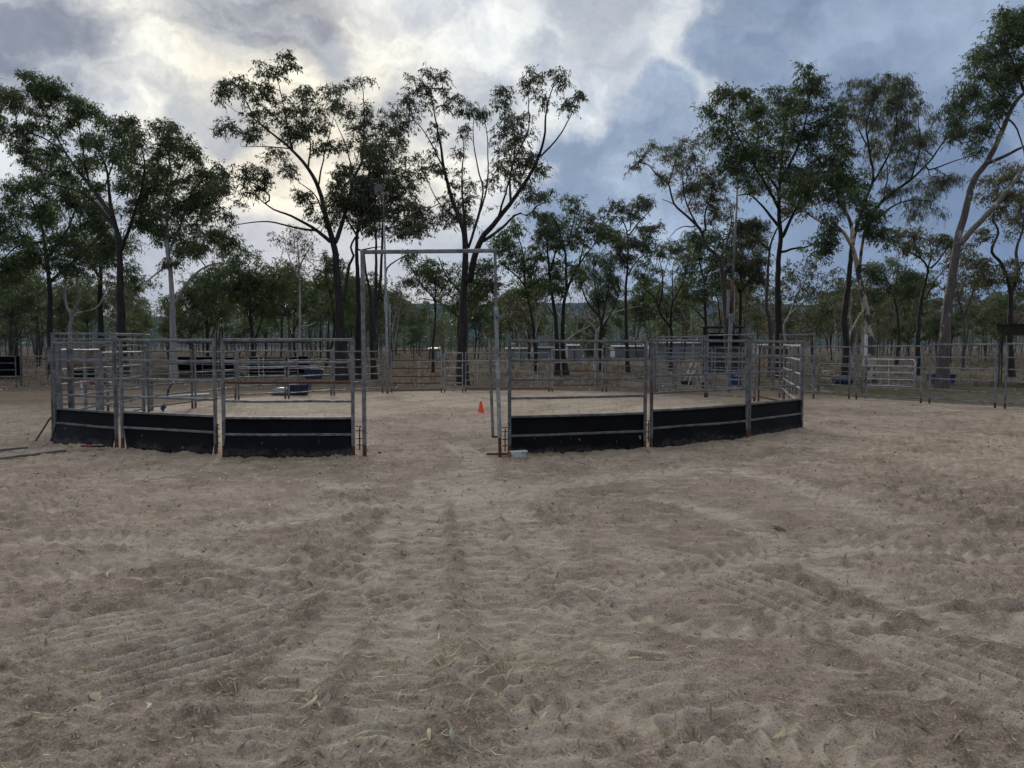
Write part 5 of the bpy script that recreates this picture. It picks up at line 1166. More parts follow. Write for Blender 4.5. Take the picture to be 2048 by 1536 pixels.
# ------------------------------------------------------------------ small things in and around the yard
def cone():
    p = gnd(962, 825)
    t = thing('traffic_cone', 'small orange traffic cone standing on the sand inside the yard', 'traffic cone', (p[0], p[1], hz(p[0], p[1])))
    MB().lathe([(.085, .012), (.083, .03), (.05, .17), (.026, .285), (.022, .31), (.012, .312)], 20).build('cone_body', M['orange'], t, True)
    MB().beam((-.14, 0, .004), (.14, 0, .004), .28, .02, .3).build('base_plate', M['orange'], t)
cone()
def block():
    p = gnd(1022, 917); t = thing('timber_block', 'short square timber block with chipped white paint at the portal foot', 'timber block', (p[0], p[1] + .05, hz(p[0], p[1]) + .0), math.radians(24))
    b = MB().beam((-.02, 0, .052), (.26, 0, .052), .105, .105, .06).build('painted_length', M['chipped'], t)
    MB().beam((-.026, 0, .052), (-.02, 0, .052), .1, .1, .06).build('cut_end', M['wood'], t)
block()
def ground_rails():
    for a, b, lab in (((-60, 912), (56, 901), 'farther of two weathered steel lengths lying at the left edge'), ((-60, 930), (132, 906), 'nearer and longer of two weathered steel lengths lying at the left edge')):
        A = gnd(*a); B = gnd(*b); m = MB(); m.beam((0, 0, .03), tuple(B - A + np.array([0, 0, .03])), .045, .035)
        o = m.build('steel_length', M['galv_old'], None, loc=tuple(A + np.array([0, 0, hz((A[0] + B[0]) / 2, (A[1] + B[1]) / 2)]))); tag(o, lab, 'steel rail', 'steel lengths on the ground')
ground_rails()
def tool():
    p = gnd(184, 903); t = thing('hand_tool', 'red and black hand tool dropped on the sand before the leftmost panel', 'tool', (p[0], p[1], hz(p[0], p[1])), .25)
    MB().beam((-.16, .02, .03), (.02, 0, .025), .05, .035, .3).build('grip', M['red'], t)
    MB().beam((.0, -.02, .025), (.2, -.03, .02), .06, .03, .3).build('head', M['black'], t)
    MB().beam((.12, -.1, .02), (.17, .03, .02), .03, .025, .3).build('jaw', M['black'], t)
tool()
def sprinkler():
    p = gnd(327, 824); t = thing('sprinkler_pipe', 'leaning white sprinkler pipe with bright blue fittings inside the left panels', 'sprinkler', (p[0], p[1], 0))
    a = Vector((0, 0, 0)); u = Vector((.18, .05, .75))
    MB().tube([(0, 0, -.05), (0, 0, .1)], .02, 8).build('stake', M['black'], t)
    MB().tube([(-.04, 0, .12), (0, 0, .06)], .05, 8).build('base_fitting', M['blue'], t)
    MB().tube([(-.02, 0, .18), (.04, 0, .1)], [.075, .04], 10).build('base_elbow', M['blue'], t)
    MB().tube([(.02, 0, .15), (.1, .02, .42)], .014, 8).build('riser', M['pvc'], t)
    MB().tube([(.1, .02, .42), (.14, .03, .6)], .032, 8).build('coupling', M['blue'], t)
    MB().tube([(.14, .03, .6), (.18, .04, .68), (.25, .05, .78)], .02, 8).build('hose_end', M['black'], t)
sprinkler()
A = gnd(318, 798); B = gnd(418, 793)
o = MB().tube([tuple(A + np.array([0, 0, .06]) - A), tuple(B - A + np.array([0, 0, .06]))], .055, 10).build('ground_pole', M['pvc'], None, True, tuple(A)); tag(o, 'white round pole lying on the ground behind the sprinkler', 'jump pole')
def tub():
    p = gnd(592, 790); t = thing('covered_tub', 'dark tub under a pale blue tarpaulin by the back left panels', 'tub', (p[0], p[1], 0), .1)
    MB().lathe([(.30, 0), (.34, .12), (.40, .36), (.42, .38), (.36, .37)], 18, (.1, 0, 0), .75).build('tub_body', M['blue_grey'], t, True)
    m = MB(); m.lathe([(.44, .36), (.43, .39), (.38, .42), (.28, .45), (.05, .46)], 16, (.1, 0, 0), .75); m.build('tarpaulin', M['tarp'], t, True)
    MB().beam((.42, -.1, .1), (.5, -.12, .42), .18, .02).build('tarpaulin_flap', M['tarp'], t)
    t2 = thing('upturned_bowl', 'grey upturned bowl leaning against the tarpaulin-covered tub', 'bowl', (p[0] - .5, p[1] - .05, 0))
    MB().lathe([(.36, 0.02), (.33, .14), (.22, .24), (.06, .27)], 16, (0, 0, 0), .8).build('bowl_body', M['galv_old'], t2, True)
    MB().tube([(.37 * math.cos(a), .3 * math.sin(a), .02) for a in np.linspace(0, 6.283, 17)], .018, 6).build('rim', M['black'], t2, True)
tub()
def jump_stands():
    for k, (px, lab) in enumerate([(497, 'left-hand pale jump stand before the back shelters'), (518, 'middle jump stand with white cups before the back shelters'), (527, 'right-hand jump stand before the back shelters')]):
        p = at(px, 765, 31.5 + .5 * k); t = thing('jump_stand', lab, 'jump stand', (p[0], p[1], 0), 0, 'jump stands')
        MB().beam((0, 0, 0), (0, 0, 1.42 - .12 * k), .035, .035).build('upright', M['galv_light'], t)
        MB().beam((-.25, 0, .03), (.25, 0, .03), .05, .05).build('base', M['galv_old'], t)
        for z in (.4, .75, 1.1): MB().beam((.02, -.03, z), (.06, -.03, z + .03), .05, .05).build('cup', M['white'], t)
    A = at(477, 734, 31.2); B = at(634, 732, 31.6)
    o = MB().tube([(0, 0, 0), tuple(B - A)], .022, 8).build('jump_pole', M['pvc'], None, True, tuple(A)); tag(o, 'thin white pole resting level across the jump stands', 'jump pole')
jump_stands()
def stepladder():
    p = gnd(1391, 772); t = thing('stepladder', 'white A-frame stepladder with dark treads behind the right panels', 'stepladder', (p[0], p[1] + .5, 0), math.radians(8))
    for y in (-.28, .28):
        MB().beam((-.34, y, -.02), (.08, y, 1.0), .05, .035).build('side_rail', M['white'], t)
        MB().beam((.36, y, -.02), (.12, y, 1.0), .04, .03).build('rear_leg', M['white'], t)
    for i in range(5):
        z = .16 + i * .18; MB().beam((-.27 + i * .074, -.26, z), (-.27 + i * .074, .26, z), .14, .03).build('tread', M['black'] if i % 2 == 0 else M['white'], t)
    MB().beam((.1, -.3, 1.02), (.1, .3, 1.02), .18, .04).build('cap', M['white'], t)
    MB().box((-.52, -.25, 0), (-.12, .25, .2)); b = MB().lathe([(.22, 0), (.25, .2), (.2, .21)], 14, (-.3, 0, 0), .9).build('foot_mat', M['black'], t)
stepladder()
def bucket(label, px, py, Y, r, h, m, name='bucket', lie=0):
    p = gnd(px, py) if Y is None else at(px, py, Y)
    t = thing(name, label, name.replace('_', ' '), (p[0], p[1], 0))
    bd = MB().lathe([(r * .82, .0), (r * .86, h * .1), (r, h), (r * 1.06, h * 1.0), (r * 1.06, h * 1.05), (r * .95, h * 1.03), (r * .9, h * .9)], 20).build('body', M[m], t, True)
    MB().tube([(r * 1.07 * math.cos(a), r * 1.07 * math.sin(a), h * .98) for a in np.linspace(0, 6.283, 17)], r * .05, 6).build('rim', M[m], t, True)
    return t
bucket('round dark blue bucket at the foot of the stepladder', 1410, 777, None, .14, .26, 'blue')
def square_tub(label, px, py, w, d, h, m, name='water_trough', rz=0):
    p = gnd(px, py); t = thing(name, label, 'trough', (p[0], p[1], 0), rz)
    mb = MB(); k = .86
    lo = [(-w / 2 * k, -d / 2 * k, 0), (w / 2 * k, -d / 2 * k, 0), (w / 2 * k, d / 2 * k, 0), (-w / 2 * k, d / 2 * k, 0)]
    hi = [(-w / 2, -d / 2, h), (w / 2, -d / 2, h), (w / 2, d / 2, h), (-w / 2, d / 2, h)]
    inn = [(x * .92, y * .9, h) for x, y, _ in hi]; inb = [(x * .9, y * .88, h * .25) for x, y, _ in lo]
    V = lo + hi + inn + inb
    F = [(3, 2, 1, 0)] + [(i, (i + 1) % 4, 4 + (i + 1) % 4, 4 + i) for i in range(4)] + [(4 + i, 4 + (i + 1) % 4, 8 + (i + 1) % 4, 8 + i) for i in range(4)] + [(8 + i, 8 + (i + 1) % 4, 12 + (i + 1) % 4, 12 + i) for i in range(4)] + [(12, 13, 14, 15)]
    mb.add(V, F).build('body', M[m], t)
    r_ = MB()
    for i in range(4):
        a, b = Vector(hi[i]), Vector(hi[(i + 1) % 4]); r_.beam(a + Vector((0, 0, -.02)), b + Vector((0, 0, -.02)), .05, .045)
    r_.build('rim', M[m], t)
    return t
square_tub('square deep blue tub beside the right light pole', 1469, 771, .5, .5, .4, 'blue')
square_tub('blue water trough behind the trunk of the leaning gum', 1882, 766, 1.05, .6, .42, 'blue')
square_tub('dark grey trough in the paddock beside the back shelters', 628, 757, .9, .5, .5, 'blue_grey')
def drum():
    p = gnd(1685, 769); t = thing('plastic_drum', 'dark blue plastic drum lying on its side near the small side gate', 'drum', (p[0], p[1], .19), math.radians(6))
    m = MB(); m.tube([(-.42, 0, 0), (-.40, 0, 0), (-.2, 0, 0), (-.18, 0, 0), (-.15, 0, 0), (.15, 0, 0), (.18, 0, 0), (.2, 0, 0), (.4, 0, 0), (.42, 0, 0)], [.16, .18, .18, .195, .18, .18, .195, .18, .18, .16], 18)
    m.build('drum_body', M['blue_grey'], t, True)
    MB().tube([(-.425, .06, .06), (-.445, .06, .06)], .025, 8).build('bung', M['black'], t)
drum()
def painted_post():
    p = at(1731, 800, 23.4); t = thing('painted_post', 'slim post painted flaking pale blue at the top, beside the right fence line', 'post', (p[0], p[1], 0))
    MB().beam((0, 0, -.1), (-.02, 0, 1.4), .06, .06).build('lower_post', M['galv'], t)
    MB().beam((-.02, 0, 1.4), (-.03, 0, 2.1), .085, .085).build('painted_top', M['chipped'], t)
painted_post()
# white electric fence tape and tread-in posts
def tread_posts():
    for px, py, h, lab in ((955, 775, 1.05, 'white tread-in fence post seen through the portal'), (1075, 773, .95, 'white tread-in fence post right of the portal'), (838, 772, 1.0, 'white tread-in fence post seen through the rust-brown back gate'), (1190, 740, .9, 'white tread-in post at the end of the white tape')):
        p = at(px, py, 29.5); t = thing('tread_in_post', lab, 'fence post', (p[0], p[1], 0), 0, 'tread-in electric fence posts')
        MB().tube([(0, 0, -.05), (0, 0, h)], .016, 6).build('shaft', M['pvc'], t)
        MB().beam((-.06, 0, h), (.04, 0, h + .06), .04, .04).build('insulator_cap', M['pvc'], t)
        MB().beam((-.04, 0, h * .5), (.05, 0, h * .5), .03, .03).build('insulator', M['pvc'], t)
    A = at(828, 722, 29.46); B = at(1190, 721, 29.46)
    o = MB().beam((0, 0, 0), tuple(B - A), .008, .04).build('fence_tape', M['pvc'], None, loc=tuple(A)); tag(o, 'white electric fence tape stretched behind the back panels', 'fence tape')
tread_posts()

# ------------------------------------------------------------------ shelters and sheds
def shelter(label, X0, X1, Y, D, Hf, Hb, rub, posts_m='galv', roof='roof_dark', name='horse_shelter', wall='rubber', back=True, rz=0.0):
    t = thing(name, label, 'shelter', (X0, Y, 0), rz); W = X1 - X0
    for x in (0, W):
        MB().beam((x, 0, -.1), (x, 0, Hf), .06, .06).build('post', M[posts_m], t); MB().beam((x, D, -.1), (x, D, Hb), .06, .06).build('post', M[posts_m], t)
        MB().beam((x, 0, Hf - .45), (x + (.4 if x == 0 else -.4), 0, Hf - .04), .04, .04).build('knee_brace', M[posts_m], t)
    MB().beam((-.1, -.02, Hf - .04), (W + .1, -.02, Hf - .04), .05, .1).build('front_beam', M[posts_m], t)
    n = max(2, int(W / .9))
    for i in range(n):   # roofing sheets side by side, ribbed
        x0 = -.15 + (W + .3) * i / n; x1 = -.15 + (W + .3) * (i + 1) / n - .006; V = []; F = []; k = 9
        for j in range(k):
            x = x0 + (x1 - x0) * j / (k - 1); dz = .018 * (j % 2)
            V += [(x, -.3, Hf + .02 + dz), (x, D + .2, Hb + .02 + dz), (x, -.3, Hf + .008 + dz), (x, D + .2, Hb + .008 + dz)]
        for j in range(k - 1):
            a = j * 4; F += [(a, a + 4, a + 5, a + 1), (a + 2, a + 3, a + 7, a + 6), (a, a + 2, a + 6, a + 4), (a + 1, a + 5, a + 7, a + 3)]
        F += [(0, 1, 3, 2), tuple(v + (k - 1) * 4 for v in (0, 2, 3, 1))]
        MB().add(V, F).build('roof_sheet', M[roof], t)
    if back:
        MB().box((.03, D - .03, .05), (W - .03, D, rub)).build('rubber_wall', M[wall], t)
        MB().box((-.01, .08, .05), (.02, D - .08, rub)).build('rubber_wall', M[wall], t)
        MB().box((W - .02, .08, .05), (W + .01, D - .08, rub)).build('rubber_wall', M[wall], t)
    return t
shelter('left bay of the open back shelters with black rubber walls', -18.75, -15.4, 39, 3.2, 1.98, 1.86, 1.1, rz=.4)
shelter('right bay of the open back shelters with black rubber walls', -14.55, -11.2, 39, 3.2, 2.02, 1.9, 1.1, rz=.32)
shelter('open shelter with black rubber wall cut off by the left edge', -29.9, -24.85, 34.5, 3.5, 2.22, 2.1, 1.15, rz=.62)
shelter('open shelter with green underside roof at the right edge', 20.9, 25.5, 30.5, 3.6, 2.62, 2.2, .2, 'green_shed', 'green_shed', back=False, rz=math.radians(-36))
def tack_shed():
    t = thing('lean_to_shed', 'small grey sheet-metal lean-to with dark open lower half behind the loading frame', 'shed', (-23.2, 35.5, 0))
    W, D = 1.95, 1.6
    for x in (0, W):
        for y in (0, D): MB().beam((x, y, -.1), (x, y, 1.62), .07, .07).build('post', M['galv_old'], t)
    for i in range(6): MB().box((.05 + i * .31, -.045, .92), (.05 + i * .31 + .302, -.01, 1.56)).build('wall_sheet', M['grey_shed'], t)
    MB().box((.02, D - .05, 0), (W - .02, D, 1.5)).build('rubber_wall', M['rubber'], t)
    MB().box((-.1, -.12, 1.62), (W + .1, D + .1, 1.66)).build('roof_sheet', M['galv'], t)
tack_shed()
def haypile():
    rsn = np.random.RandomState(3); n = 2200
    c = rsn.normal(0, 1, (n, 3)) * np.array([.45, .35, .16]); c[:, 2] = np.abs(c[:, 2]) * np.exp(-(c[:, 0] ** 2 + c[:, 1] ** 2) * 1.2) * 3.0
    V, F, tone = leaf_mesh(c, 1, 0.0, .22, .02, rsn, 0, False)
    p = at(186, 726, 34.0); tag(link('hay_heap', mesh_np('hay_heap', V, F, M['hay'], tone), None, (p[0], p[1], max(0.0, p[2] - .12))), 'heap of yellow hay on the rail feeder behind the loading frame', 'hay')
    t = thing('hay_feeder', 'low metal feeder carrying the hay heap', 'feeder', (p[0], p[1], 0)); z = max(.3, p[2] - .14)
    MB().box((-.75, -.45, z - .05), (.75, .45, z)).build('tray', M['galv_old'], t)
    for x in (-.7, .7):
        for y in (-.4, .4): MB().beam((x, y, -.05), (x, y, z - .05), .05, .05).build('leg', M['galv_old'], t)
haypile()
p = gnd(196, 768); t = thing('feed_bag', 'crumpled pink and white feed bag lying behind the leftmost panel', 'bag', (p[0], p[1], 0), .2)
MB().lathe([(.3, .0), (.4, .06), (.38, .14), (.25, .2), (.08, .21)], 12, (0, 0, 0), .5).build('bag_body', M['pink'], t, True)
MB().lathe([(.12, .0), (.16, .05), (.1, .1)], 10, (.45, .05, 0), .6).build('bag_neck', M['white'], t, True)

def shed(label, px0, px1, ytop, Y, D, wall, roof, name='shed', doors=0, ribs=True, Hov=None):
    a = at(px0, ytop, Y); b = at(px1, ytop, Y); W = b[0] - a[0]; H = a[2] if Hov is None else Hov
    t = thing(name, label, 'shed', (a[0], Y, 0)); n = max(2, int(W / 1.0)); n = min(n, 14)
    for i in range(n): MB().box((W * i / n, -.02 - .012 * (i % 2), -.05), (W * (i + 1) / n - .008, .03, H - .1)).build('wall_sheet', M[wall], t)
    MB().box((0, .05, -.05), (.04, D, H - .1)).build('side_wall', M[wall], t); MB().box((W - .04, .05, -.05), (W, D, H - .1)).build('side_wall', M[wall], t)
    MB().box((.06, D - .05, -.05), (W - .06, D, H - .25)).build('back_wall', M[wall], t)
    m = MB(); m.add([(-.2, -.3, H - .08), (W + .2, -.3, H - .08), (W + .2, D + .3, H + .12), (-.2, D + .3, H + .12), (-.2, -.3, H), (W + .2, -.3, H), (W + .2, D + .3, H + .2), (-.2, D + .3, H + .2)],
          [(0, 3, 2, 1), (4, 5, 6, 7), (0, 1, 5, 4), (1, 2, 6, 5), (2, 3, 7, 6), (3, 0, 4, 7)]); m.build('roof', M[roof], t)
    for d in range(doors):
        x = W * (d + .5) / doors; d_ = MB().box((x - .5, -.06, 0), (x + .5, -.034, min(2.0, H - .3))).build('door', M['grey_shed'], t); MB().box((x + .32, -.09, .95), (x + .4, -.06, 1.02)).build('handle', M['galv_light'], d_)
    return t
def green_shed():
    a = at(1408, 655, 46); b = at(1479, 655, 46); W = b[0] - a[0]; H = a[2]
    t = thing('green_shed', 'dark green sheet-metal shed with open gable top behind the right light pole', 'shed', (a[0], 46, 0), math.radians(-17)); D = 3.0; n = 7
    for x in (0, W):
        MB().beam((x, 0, -.1), (x, 0, H), .08, .08).build('post', M['green_shed'], t); MB().beam((x, D, -.1), (x, D, H - .15), .08, .08).build('post', M['green_shed'], t)
    for i in range(n): MB().box((.05 + (W - .1) * i / n, -.03 - .012 * (i % 2), -.05), (.05 + (W - .1) * (i + 1) / n - .006, .02, H - 1.15)).build('wall_sheet', M['green_shed'], t)
    MB().box((.05, D - .04, -.05), (W - .05, D, H - .3)).build('back_wall', M['roof_dark'], t)
    MB().box((-.005, .1, -.05), (.04, D - .1, H - .3)).build('side_wall', M['green_shed'], t); MB().box((W - .04, .1, -.05), (W + .005, D - .1, H - .3)).build('side_wall', M['green_shed'], t)
    for s in (1, -1):
        x = .1 if s == 1 else W - .1; MB().beam((x, -.02, H - .7), (x + s * .5, -.02, H - .08), .04, .04).build('knee_brace', M['galv_old'], t)
    MB().box((-.2, -.4, H), (W + .2, D + .2, H + .07)).build('roof', M['roof_dark'], t)
green_shed()
shed('long white shed half hidden behind the green shed, right of centre', 1300, 1404, 686, 105, 6, 'white_shed', 'white_shed', 'long_shed', doors=3)
shed('white shed with dark bays left of the long white shed', 1230, 1288, 693, 110, 5, 'white_shed', 'grey_shed', doors=2)
shed('grey open-fronted stable with pale roof, centre right distance', 1168, 1220, 696, 105, 5, 'grey_shed', 'white_shed', 'stable', doors=2)
shed('beige sheet-metal shed with double doors in the distance', 1136, 1162, 691, 96, 4, 'beige', 'grey_shed', doors=2)
shed('low dark-green shed under the water tank, right of the portal', 1012, 1058, 698, 110, 5, 'tank_green', 'roof_dark', Hov=1.35)
shed('grey distant stable between the low green shed and beige shed', 1072, 1120, 696, 105, 5, 'grey_shed', 'roof_dark', 'stable', Hov=1.5, doors=2)
shed('tiny white caravan-like shed seen through the portal between trunks', 858, 874, 698, 100, 3, 'white', 'white', 'site_shed', Hov=1.4, doors=1)
shed('small white shed at the far right of the distant sheds, behind the rusty gate', 1524, 1556, 690, 110, 4, 'white_shed', 'grey_shed', doors=1, Hov=1.9)
def tank():
    p = at(1025, 686, 118); t = thing('water_tank', 'pale green round water tank on a stand above the low green shed', 'water tank', (p[0], 118, 0))
    MB().lathe([(.5, 1.25), (.5, 2.15), (.42, 2.26), (.1, 2.3)], 20).build('tank_body', M['tank_green'], t, True)
    for x in (-.4, .4):
        for y in (-.4, .4): MB().beam((x, y, -.1), (x, y, 1.25), .08, .08).build('leg', M['galv_old'], t)
tank()
def round_bush():
    rsn = np.random.RandomState(8); p = at(1190, 690, 88)
    lines = [(smooth_line(np.array([[p[0], 88, -.1], [p[0] + .1, 88, .6], [p[0], 88.1, 1.4]]), .3), None)]; lines = [(lines[0][0], np.linspace(.12, .04, len(lines[0][0])))]
    tg = np.array([p[0], 88, 1.45]) + rsn.normal(0, 1, (130, 3)) * np.array([.8, .7, .42])
    make_tree('round_bush', 'dense very dark round-topped bush among the distant sheds', lines, tg, M['bark_dark'], M['leaf_dark'], 26, .26, .25, .1, 9, cat='bush')
round_bush()

# ------------------------------------------------------------------ litter on the sand
def blades(n, xs, ys, ln, wd, rs, lift=0.006, curl=0.25):
    """thin curved strips lying on the ground, two quads each with a bend"""
    a = rs.uniform(0, 6.283, n); l = ln * rs.uniform(.4, 1.4, n); w = wd * rs.uniform(.6, 1.4, n)
    dx, dy = np.cos(a), np.sin(a); kx = rs.normal(0, curl, n) * l
    pts = []
    for t, ww in ((-.5, .25), (0, 1), (.5, .2)):
        cx = xs + dx * l * t - dy * kx * (t * t - .1); cy = ys + dy * l * t + dx * kx * (t * t - .1)
        z = height(cx, cy) + lift + rs.uniform(0, .012, n) + (0.02 * l / .1 * np.abs(t) * rs.uniform(-.2, 1, n) * (1 if np.max(ln) > .05 else .3))
        pts.append(np.stack([cx - dy * w * ww * .5, cy + dx * w * ww * .5, z], 1)); pts.append(np.stack([cx + dy * w * ww * .5, cy - dx * w * ww * .5, z + rs.normal(0, .25, n) * w], 1))
    V = np.stack(pts, 1).reshape(-1, 3); b = np.arange(n)[:, None] * 6
    F = np.stack([b + np.array([[0, 1, 3, 2]]), b + np.array([[2, 3, 5, 4]])], 1).reshape(-1, 4)
    tone = np.repeat(rs.uniform(0, 1, n), 2)
    return V, F, tone
def scatter(n, rs, ymin=2.3, ymax=24, power=1.0):
    """even-looking in the field: denser close by, thinning with distance"""
    u = rs.uniform(0, 1, n); Y = ymin * (ymax / ymin) ** (u ** power); X = rs.uniform(-.86, .86, n) * Y
    return X, Y
M['straw'] = leafmat('straw', (0.2, 0.155, 0.085), (0.52, 0.45, 0.29), 0.1)
M['dryleaf'] = leafmat('dry_leaves', (0.085, 0.055, 0.036), (0.5, 0.41, 0.28), 0.15)
M['greyleaf'] = leafmat('green_grey_leaves', (0.11, 0.13, 0.09), (0.22, 0.24, 0.16), 0.1)
def litter():
    rs = np.random.RandomState(21)
    X, Y = scatter(3000, rs)
    ok = fbm(X * .5 + 3, Y * .5, 3) > -0.12; X, Y = X[ok], Y[ok]
    V, F, tn = blades(len(X), X, Y, .06, .0045, rs, .003)
    c = gpt(905, 1330); n2 = 150; X2 = c[0] + rs.normal(0, .3, n2); Y2 = c[1] + rs.normal(0, .24, n2); V2, F2, t2 = blades(n2, X2, Y2, .13, .007, rs, .02)
    cs = [gpt(960, 1490), gpt(1040, 1440), gpt(660, 1370), gpt(1130, 1380), gpt(1260, 935), gpt(1180, 1330)]; n3 = 130
    cc = np.array([cs[i % len(cs)] for i in range(n3)]); V3, F3, t3 = blades(n3, cc[:, 0] + rs.normal(0, .16, n3), cc[:, 1] + rs.normal(0, .12, n3), .10, .006, rs, .012)
    VV = np.vstack([V, V2, V3]); FF = np.vstack([F, F2 + len(V), F3 + len(V) + len(V2)])
    tag(link('straw_litter', mesh_np('straw_litter', VV, FF, M['straw'], np.concatenate([tn, t2, t3]))), 'scattered straw and hay stalks over the sand', 'straw', kind='stuff')
    X, Y = scatter(6500, rs, 2.3, 26); V, F, tn = blades(len(X), X, Y, .055 * np.clip(Y / 6, .8, 1.8), .011 * np.clip(Y / 6, .8, 1.8), rs, .006, .2)
    tag(link('leaf_litter', mesh_np('leaf_litter', V, F, M['dryleaf'], 0.1 + 0.9 * tn)), 'small dry gum leaves littering the sand', 'leaf litter', kind='stuff')
    # crumbs: clods, dung crumbs, bark bits
    X, Y = scatter(12000, rs, 2.3, 26); n = len(X); r = rs.gamma(1.2, .0015, n) + .0018; r *= np.clip(Y / 5, .8, 3) ** .85
    oc = np.array([[1, 0, 0], [0, 1, 0], [-1, 0, 0], [0, -1, 0], [0, 0, .8], [0, 0, -.8]])
    V = np.stack([X, Y, height(X, Y) + r * .3], 1)[:, None] + oc[None] * r[:, None, None] * rs.uniform(.5, 1.3, (n, 6, 1))
    fo = np.array([[0, 1, 4], [1, 2, 4], [2, 3, 4], [3, 0, 4], [1, 0, 5], [2, 1, 5], [3, 2, 5], [0, 3, 5]])
    F = (np.arange(n)[:, None, None] * 6 + fo[None]).reshape(-1, 3)
    tag(link('soil_crumbs', mesh_np('soil_crumbs', V.reshape(-1, 3), F, M['crumb'], np.repeat(rs.uniform(0, 1, n), 8))), 'dark crumbs and clods scattered over the sand', 'soil crumbs', kind='stuff')
    # pale stones beyond the yard
    X = rs.uniform(-30, 34, 500); Y = rs.uniform(27, 46, 500); ok = np.ones(500, bool); n = 500; r = rs.uniform(.015, .05, n)
    V = np.stack([X, Y, height(X, Y) + r * .4], 1)[:, None] + oc[None] * r[:, None, None] * rs.uniform(.6, 1.4, (n, 6, 1))
    F = (np.arange(n)[:, None, None] * 6 + fo[None]).reshape(-1, 3)
    tag(link('pale_pebbles', mesh_np('pale_pebbles', V.reshape(-1, 3), F, M['white'], None)), 'pale stones and bits scattered on the paddock', 'pebbles', kind='stuff')
M['crumb'] = leafmat('dark_crumbs', (0.05, 0.039, 0.031), (0.27, 0.215, 0.165), 0.0)
litter()

def gum_leaf_mesh(seed, L, W):
    rs = np.random.RandomState(seed); n = 7; V = []; cv = rs.uniform(-.35, .35); tw = rs.uniform(-.5, .5)
    for i in range(n):
        t = i / (n - 1); w = W * (math.sin(math.pi * min(1, t * .95 + .04)) ** .8) * .5 + .0008
        x = L * (t - .5); y = cv * L * (t - .5) ** 2 * 2; z = .012 * abs(math.sin(t * 3 + tw)) + .03 * L / .1 * (t - .5) ** 2 * abs(cv)
        s = tw * t * w
        V += [(x, y - w, z - s), (x, y, z + .25 * w), (x, y + w, z + s)]
    F = []
    for i in range(n - 1):
        a = i * 3; F += [(a, a + 1, a + 4, a + 3), (a + 1, a + 2, a + 5, a + 4)]
    return V, F
def fallen_leaves():
    spots = [(728, 1472, .13, .028, 'greyleaf'), (762, 1464, .1, .016, 'greyleaf'), (905, 1495, .12, .022, 'greyleaf'), (858, 1485, .09, .016, 'straw'), (625, 1420, .14, .018, 'dryleaf'), (845, 1362, .08, .012, 'straw'),
             (1042, 1316, .12, .03, 'dryleaf'), (1000, 1300, .09, .018, 'dryleaf'), (1565, 1475, .16, .02, 'straw'), (1383, 1310, .08, .016, 'straw'), (1085, 1440, .10, .016, 'straw'), (600, 1390, .06, .02, 'straw'),
             (470, 1085, .22, .014, 'crumb'), (215, 1155, .16, .018, 'dryleaf'), (270, 1170, .14, .03, 'dryleaf'), (735, 980, .2, .05, 'dryleaf'), (1560, 1062, .2, .045, 'crumb'), (1160, 930, .3, .05, 'crumb'),
             (410, 1180, .15, .02, 'straw'), (160, 1110, .2, .02, 'dryleaf'), (190, 1405, .1, .04, 'dryleaf'), (300, 1435, .12, .016, 'straw'), (1270, 1325, .08, .018, 'straw'), (1190, 1308, .1, .02, 'dryleaf'), (540, 1060, .15, .02, 'straw'), (1900, 1375, .06, .02, 'straw')]
    for k, (px, py, L, W, m) in enumerate(spots):
        V, F = gum_leaf_mesh(k, L, W); p = gnd(px, py); mb = MB(); mb.v = V; mb.f = F
        me = mb.mesh('fallen_leaf', M[m], True); a = me.attributes.new('tint', 'FLOAT', 'FACE'); a.data.foreach_set('value', np.full(len(F), .75 if m != 'crumb' else .1, np.float32))
        o = link('fallen_leaf' if m != 'crumb' else 'bark_strip', me, None, (p[0], p[1], hz(p[0], p[1]) + .02)); o.rotation_euler = (rs5.uniform(-.15, .15), rs5.uniform(-.15, .15), rs5.uniform(0, 6.28))
        if m == 'crumb': tag(o, 'dark strip of bark lying on the sand', 'bark', 'dark bark strips on the sand')
        else: tag(o, {'greyleaf': 'grey-green gum leaf lying on the sand near the lower edge', 'straw': 'curled straw-coloured gum leaf lying on the sand', 'dryleaf': 'brown curled gum leaf or bark flake lying on the sand'}[m], 'leaf', {'greyleaf': 'grey-green fallen leaves', 'straw': 'straw-coloured fallen leaves', 'dryleaf': 'brown fallen leaves'}[m])
fallen_leaves()

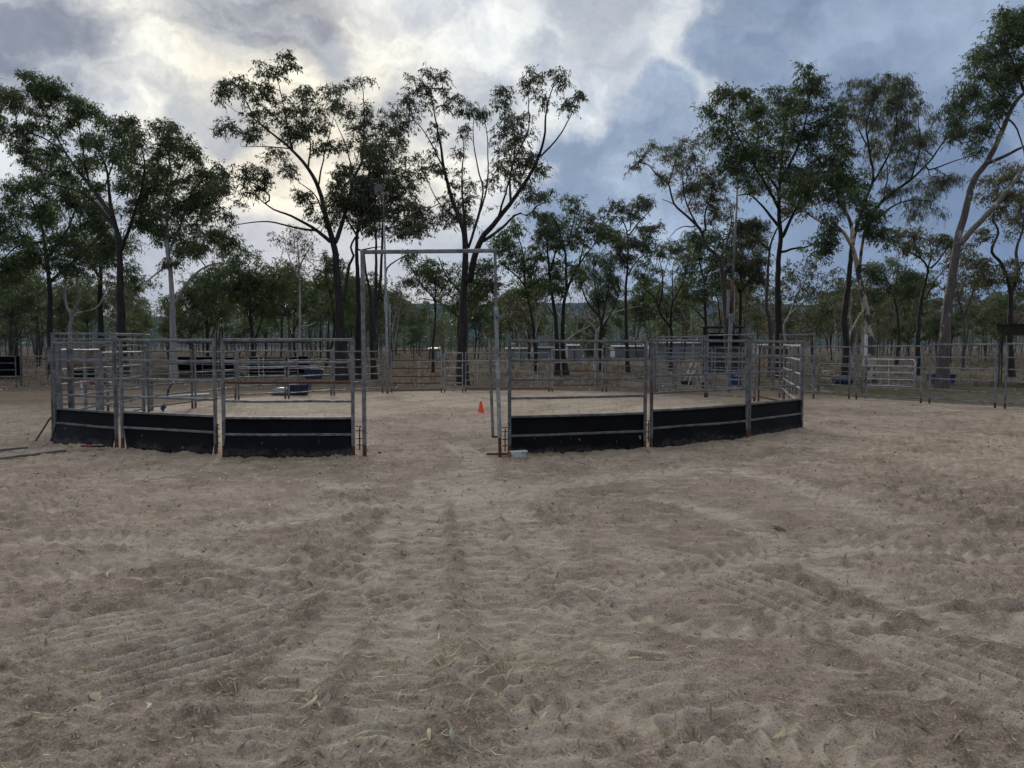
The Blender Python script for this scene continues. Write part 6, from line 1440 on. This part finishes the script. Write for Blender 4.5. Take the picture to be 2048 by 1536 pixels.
# dry grass of the paddock
def dry_grass():
    rs = np.random.RandomState(31); n = 6500
    Y = 29.5 * (220 / 29.5) ** rs.uniform(0, 1, n); X = rs.uniform(-1.0, 1.0, n) * Y
    ok = (fbm(X * .12 + 9, Y * .12, 3) > -0.15) & (np.hypot(X / 14, (Y - 30) / 8) > 0.25); X, Y = X[ok], Y[ok]; n = len(X)
    k = 9; s = np.repeat(np.clip(Y / 45, .7, 2.0), k)
    bx = np.repeat(X, k) + rs.normal(0, .16, n * k) * s; by = np.repeat(Y, k) + rs.normal(0, .16, n * k) * s
    h = rs.uniform(.12, .42, n * k) * np.clip(s, .8, 1.3); a = rs.uniform(0, 6.283, n * k); w = .014 * s
    z = height(bx, by); tx = bx + rs.normal(0, .12, n * k); ty = by + rs.normal(0, .12, n * k)
    V = np.stack([np.stack([bx - np.cos(a) * w, by - np.sin(a) * w, z - .02], 1), np.stack([bx + np.cos(a) * w, by + np.sin(a) * w, z - .02], 1), np.stack([tx, ty, z + h], 1)], 1).reshape(-1, 3)
    F = np.arange(n * k * 3).reshape(-1, 3)
    tag(link('dry_grass', mesh_np('dry_grass', V, F, M['drygrass'], rs.uniform(0, 1, n * k))), 'brown dry grass tussocks of the paddock behind the yards', 'grass', kind='stuff')
M['drygrass'] = leafmat('dry_grass_blades', (0.05, 0.04, 0.03), (0.14, 0.114, 0.084), 0.2)
dry_grass()

# ------------------------------------------------------------------ air
def haze():
    m = bpy.data.materials.new('thin_haze'); m.use_nodes = True; nt = m.node_tree; nt.nodes.clear()
    out = nt.nodes.new('ShaderNodeOutputMaterial'); v = nt.nodes.new('ShaderNodeVolumePrincipled')
    v.inputs['Color'].default_value = (0.36, 0.58, 1.0, 1); v.inputs['Density'].default_value = HAZE; v.inputs['Anisotropy'].default_value = 0.0
    nt.links.new(v.outputs[0], out.inputs['Volume'])
    o = MB().box((-7000, -300, -60), (7000, 6000, 420)).build('haze', m); tag(o, 'thin bluish evening air over the paddocks', 'haze', kind='stuff')
HAZE = 0.00007
haze()
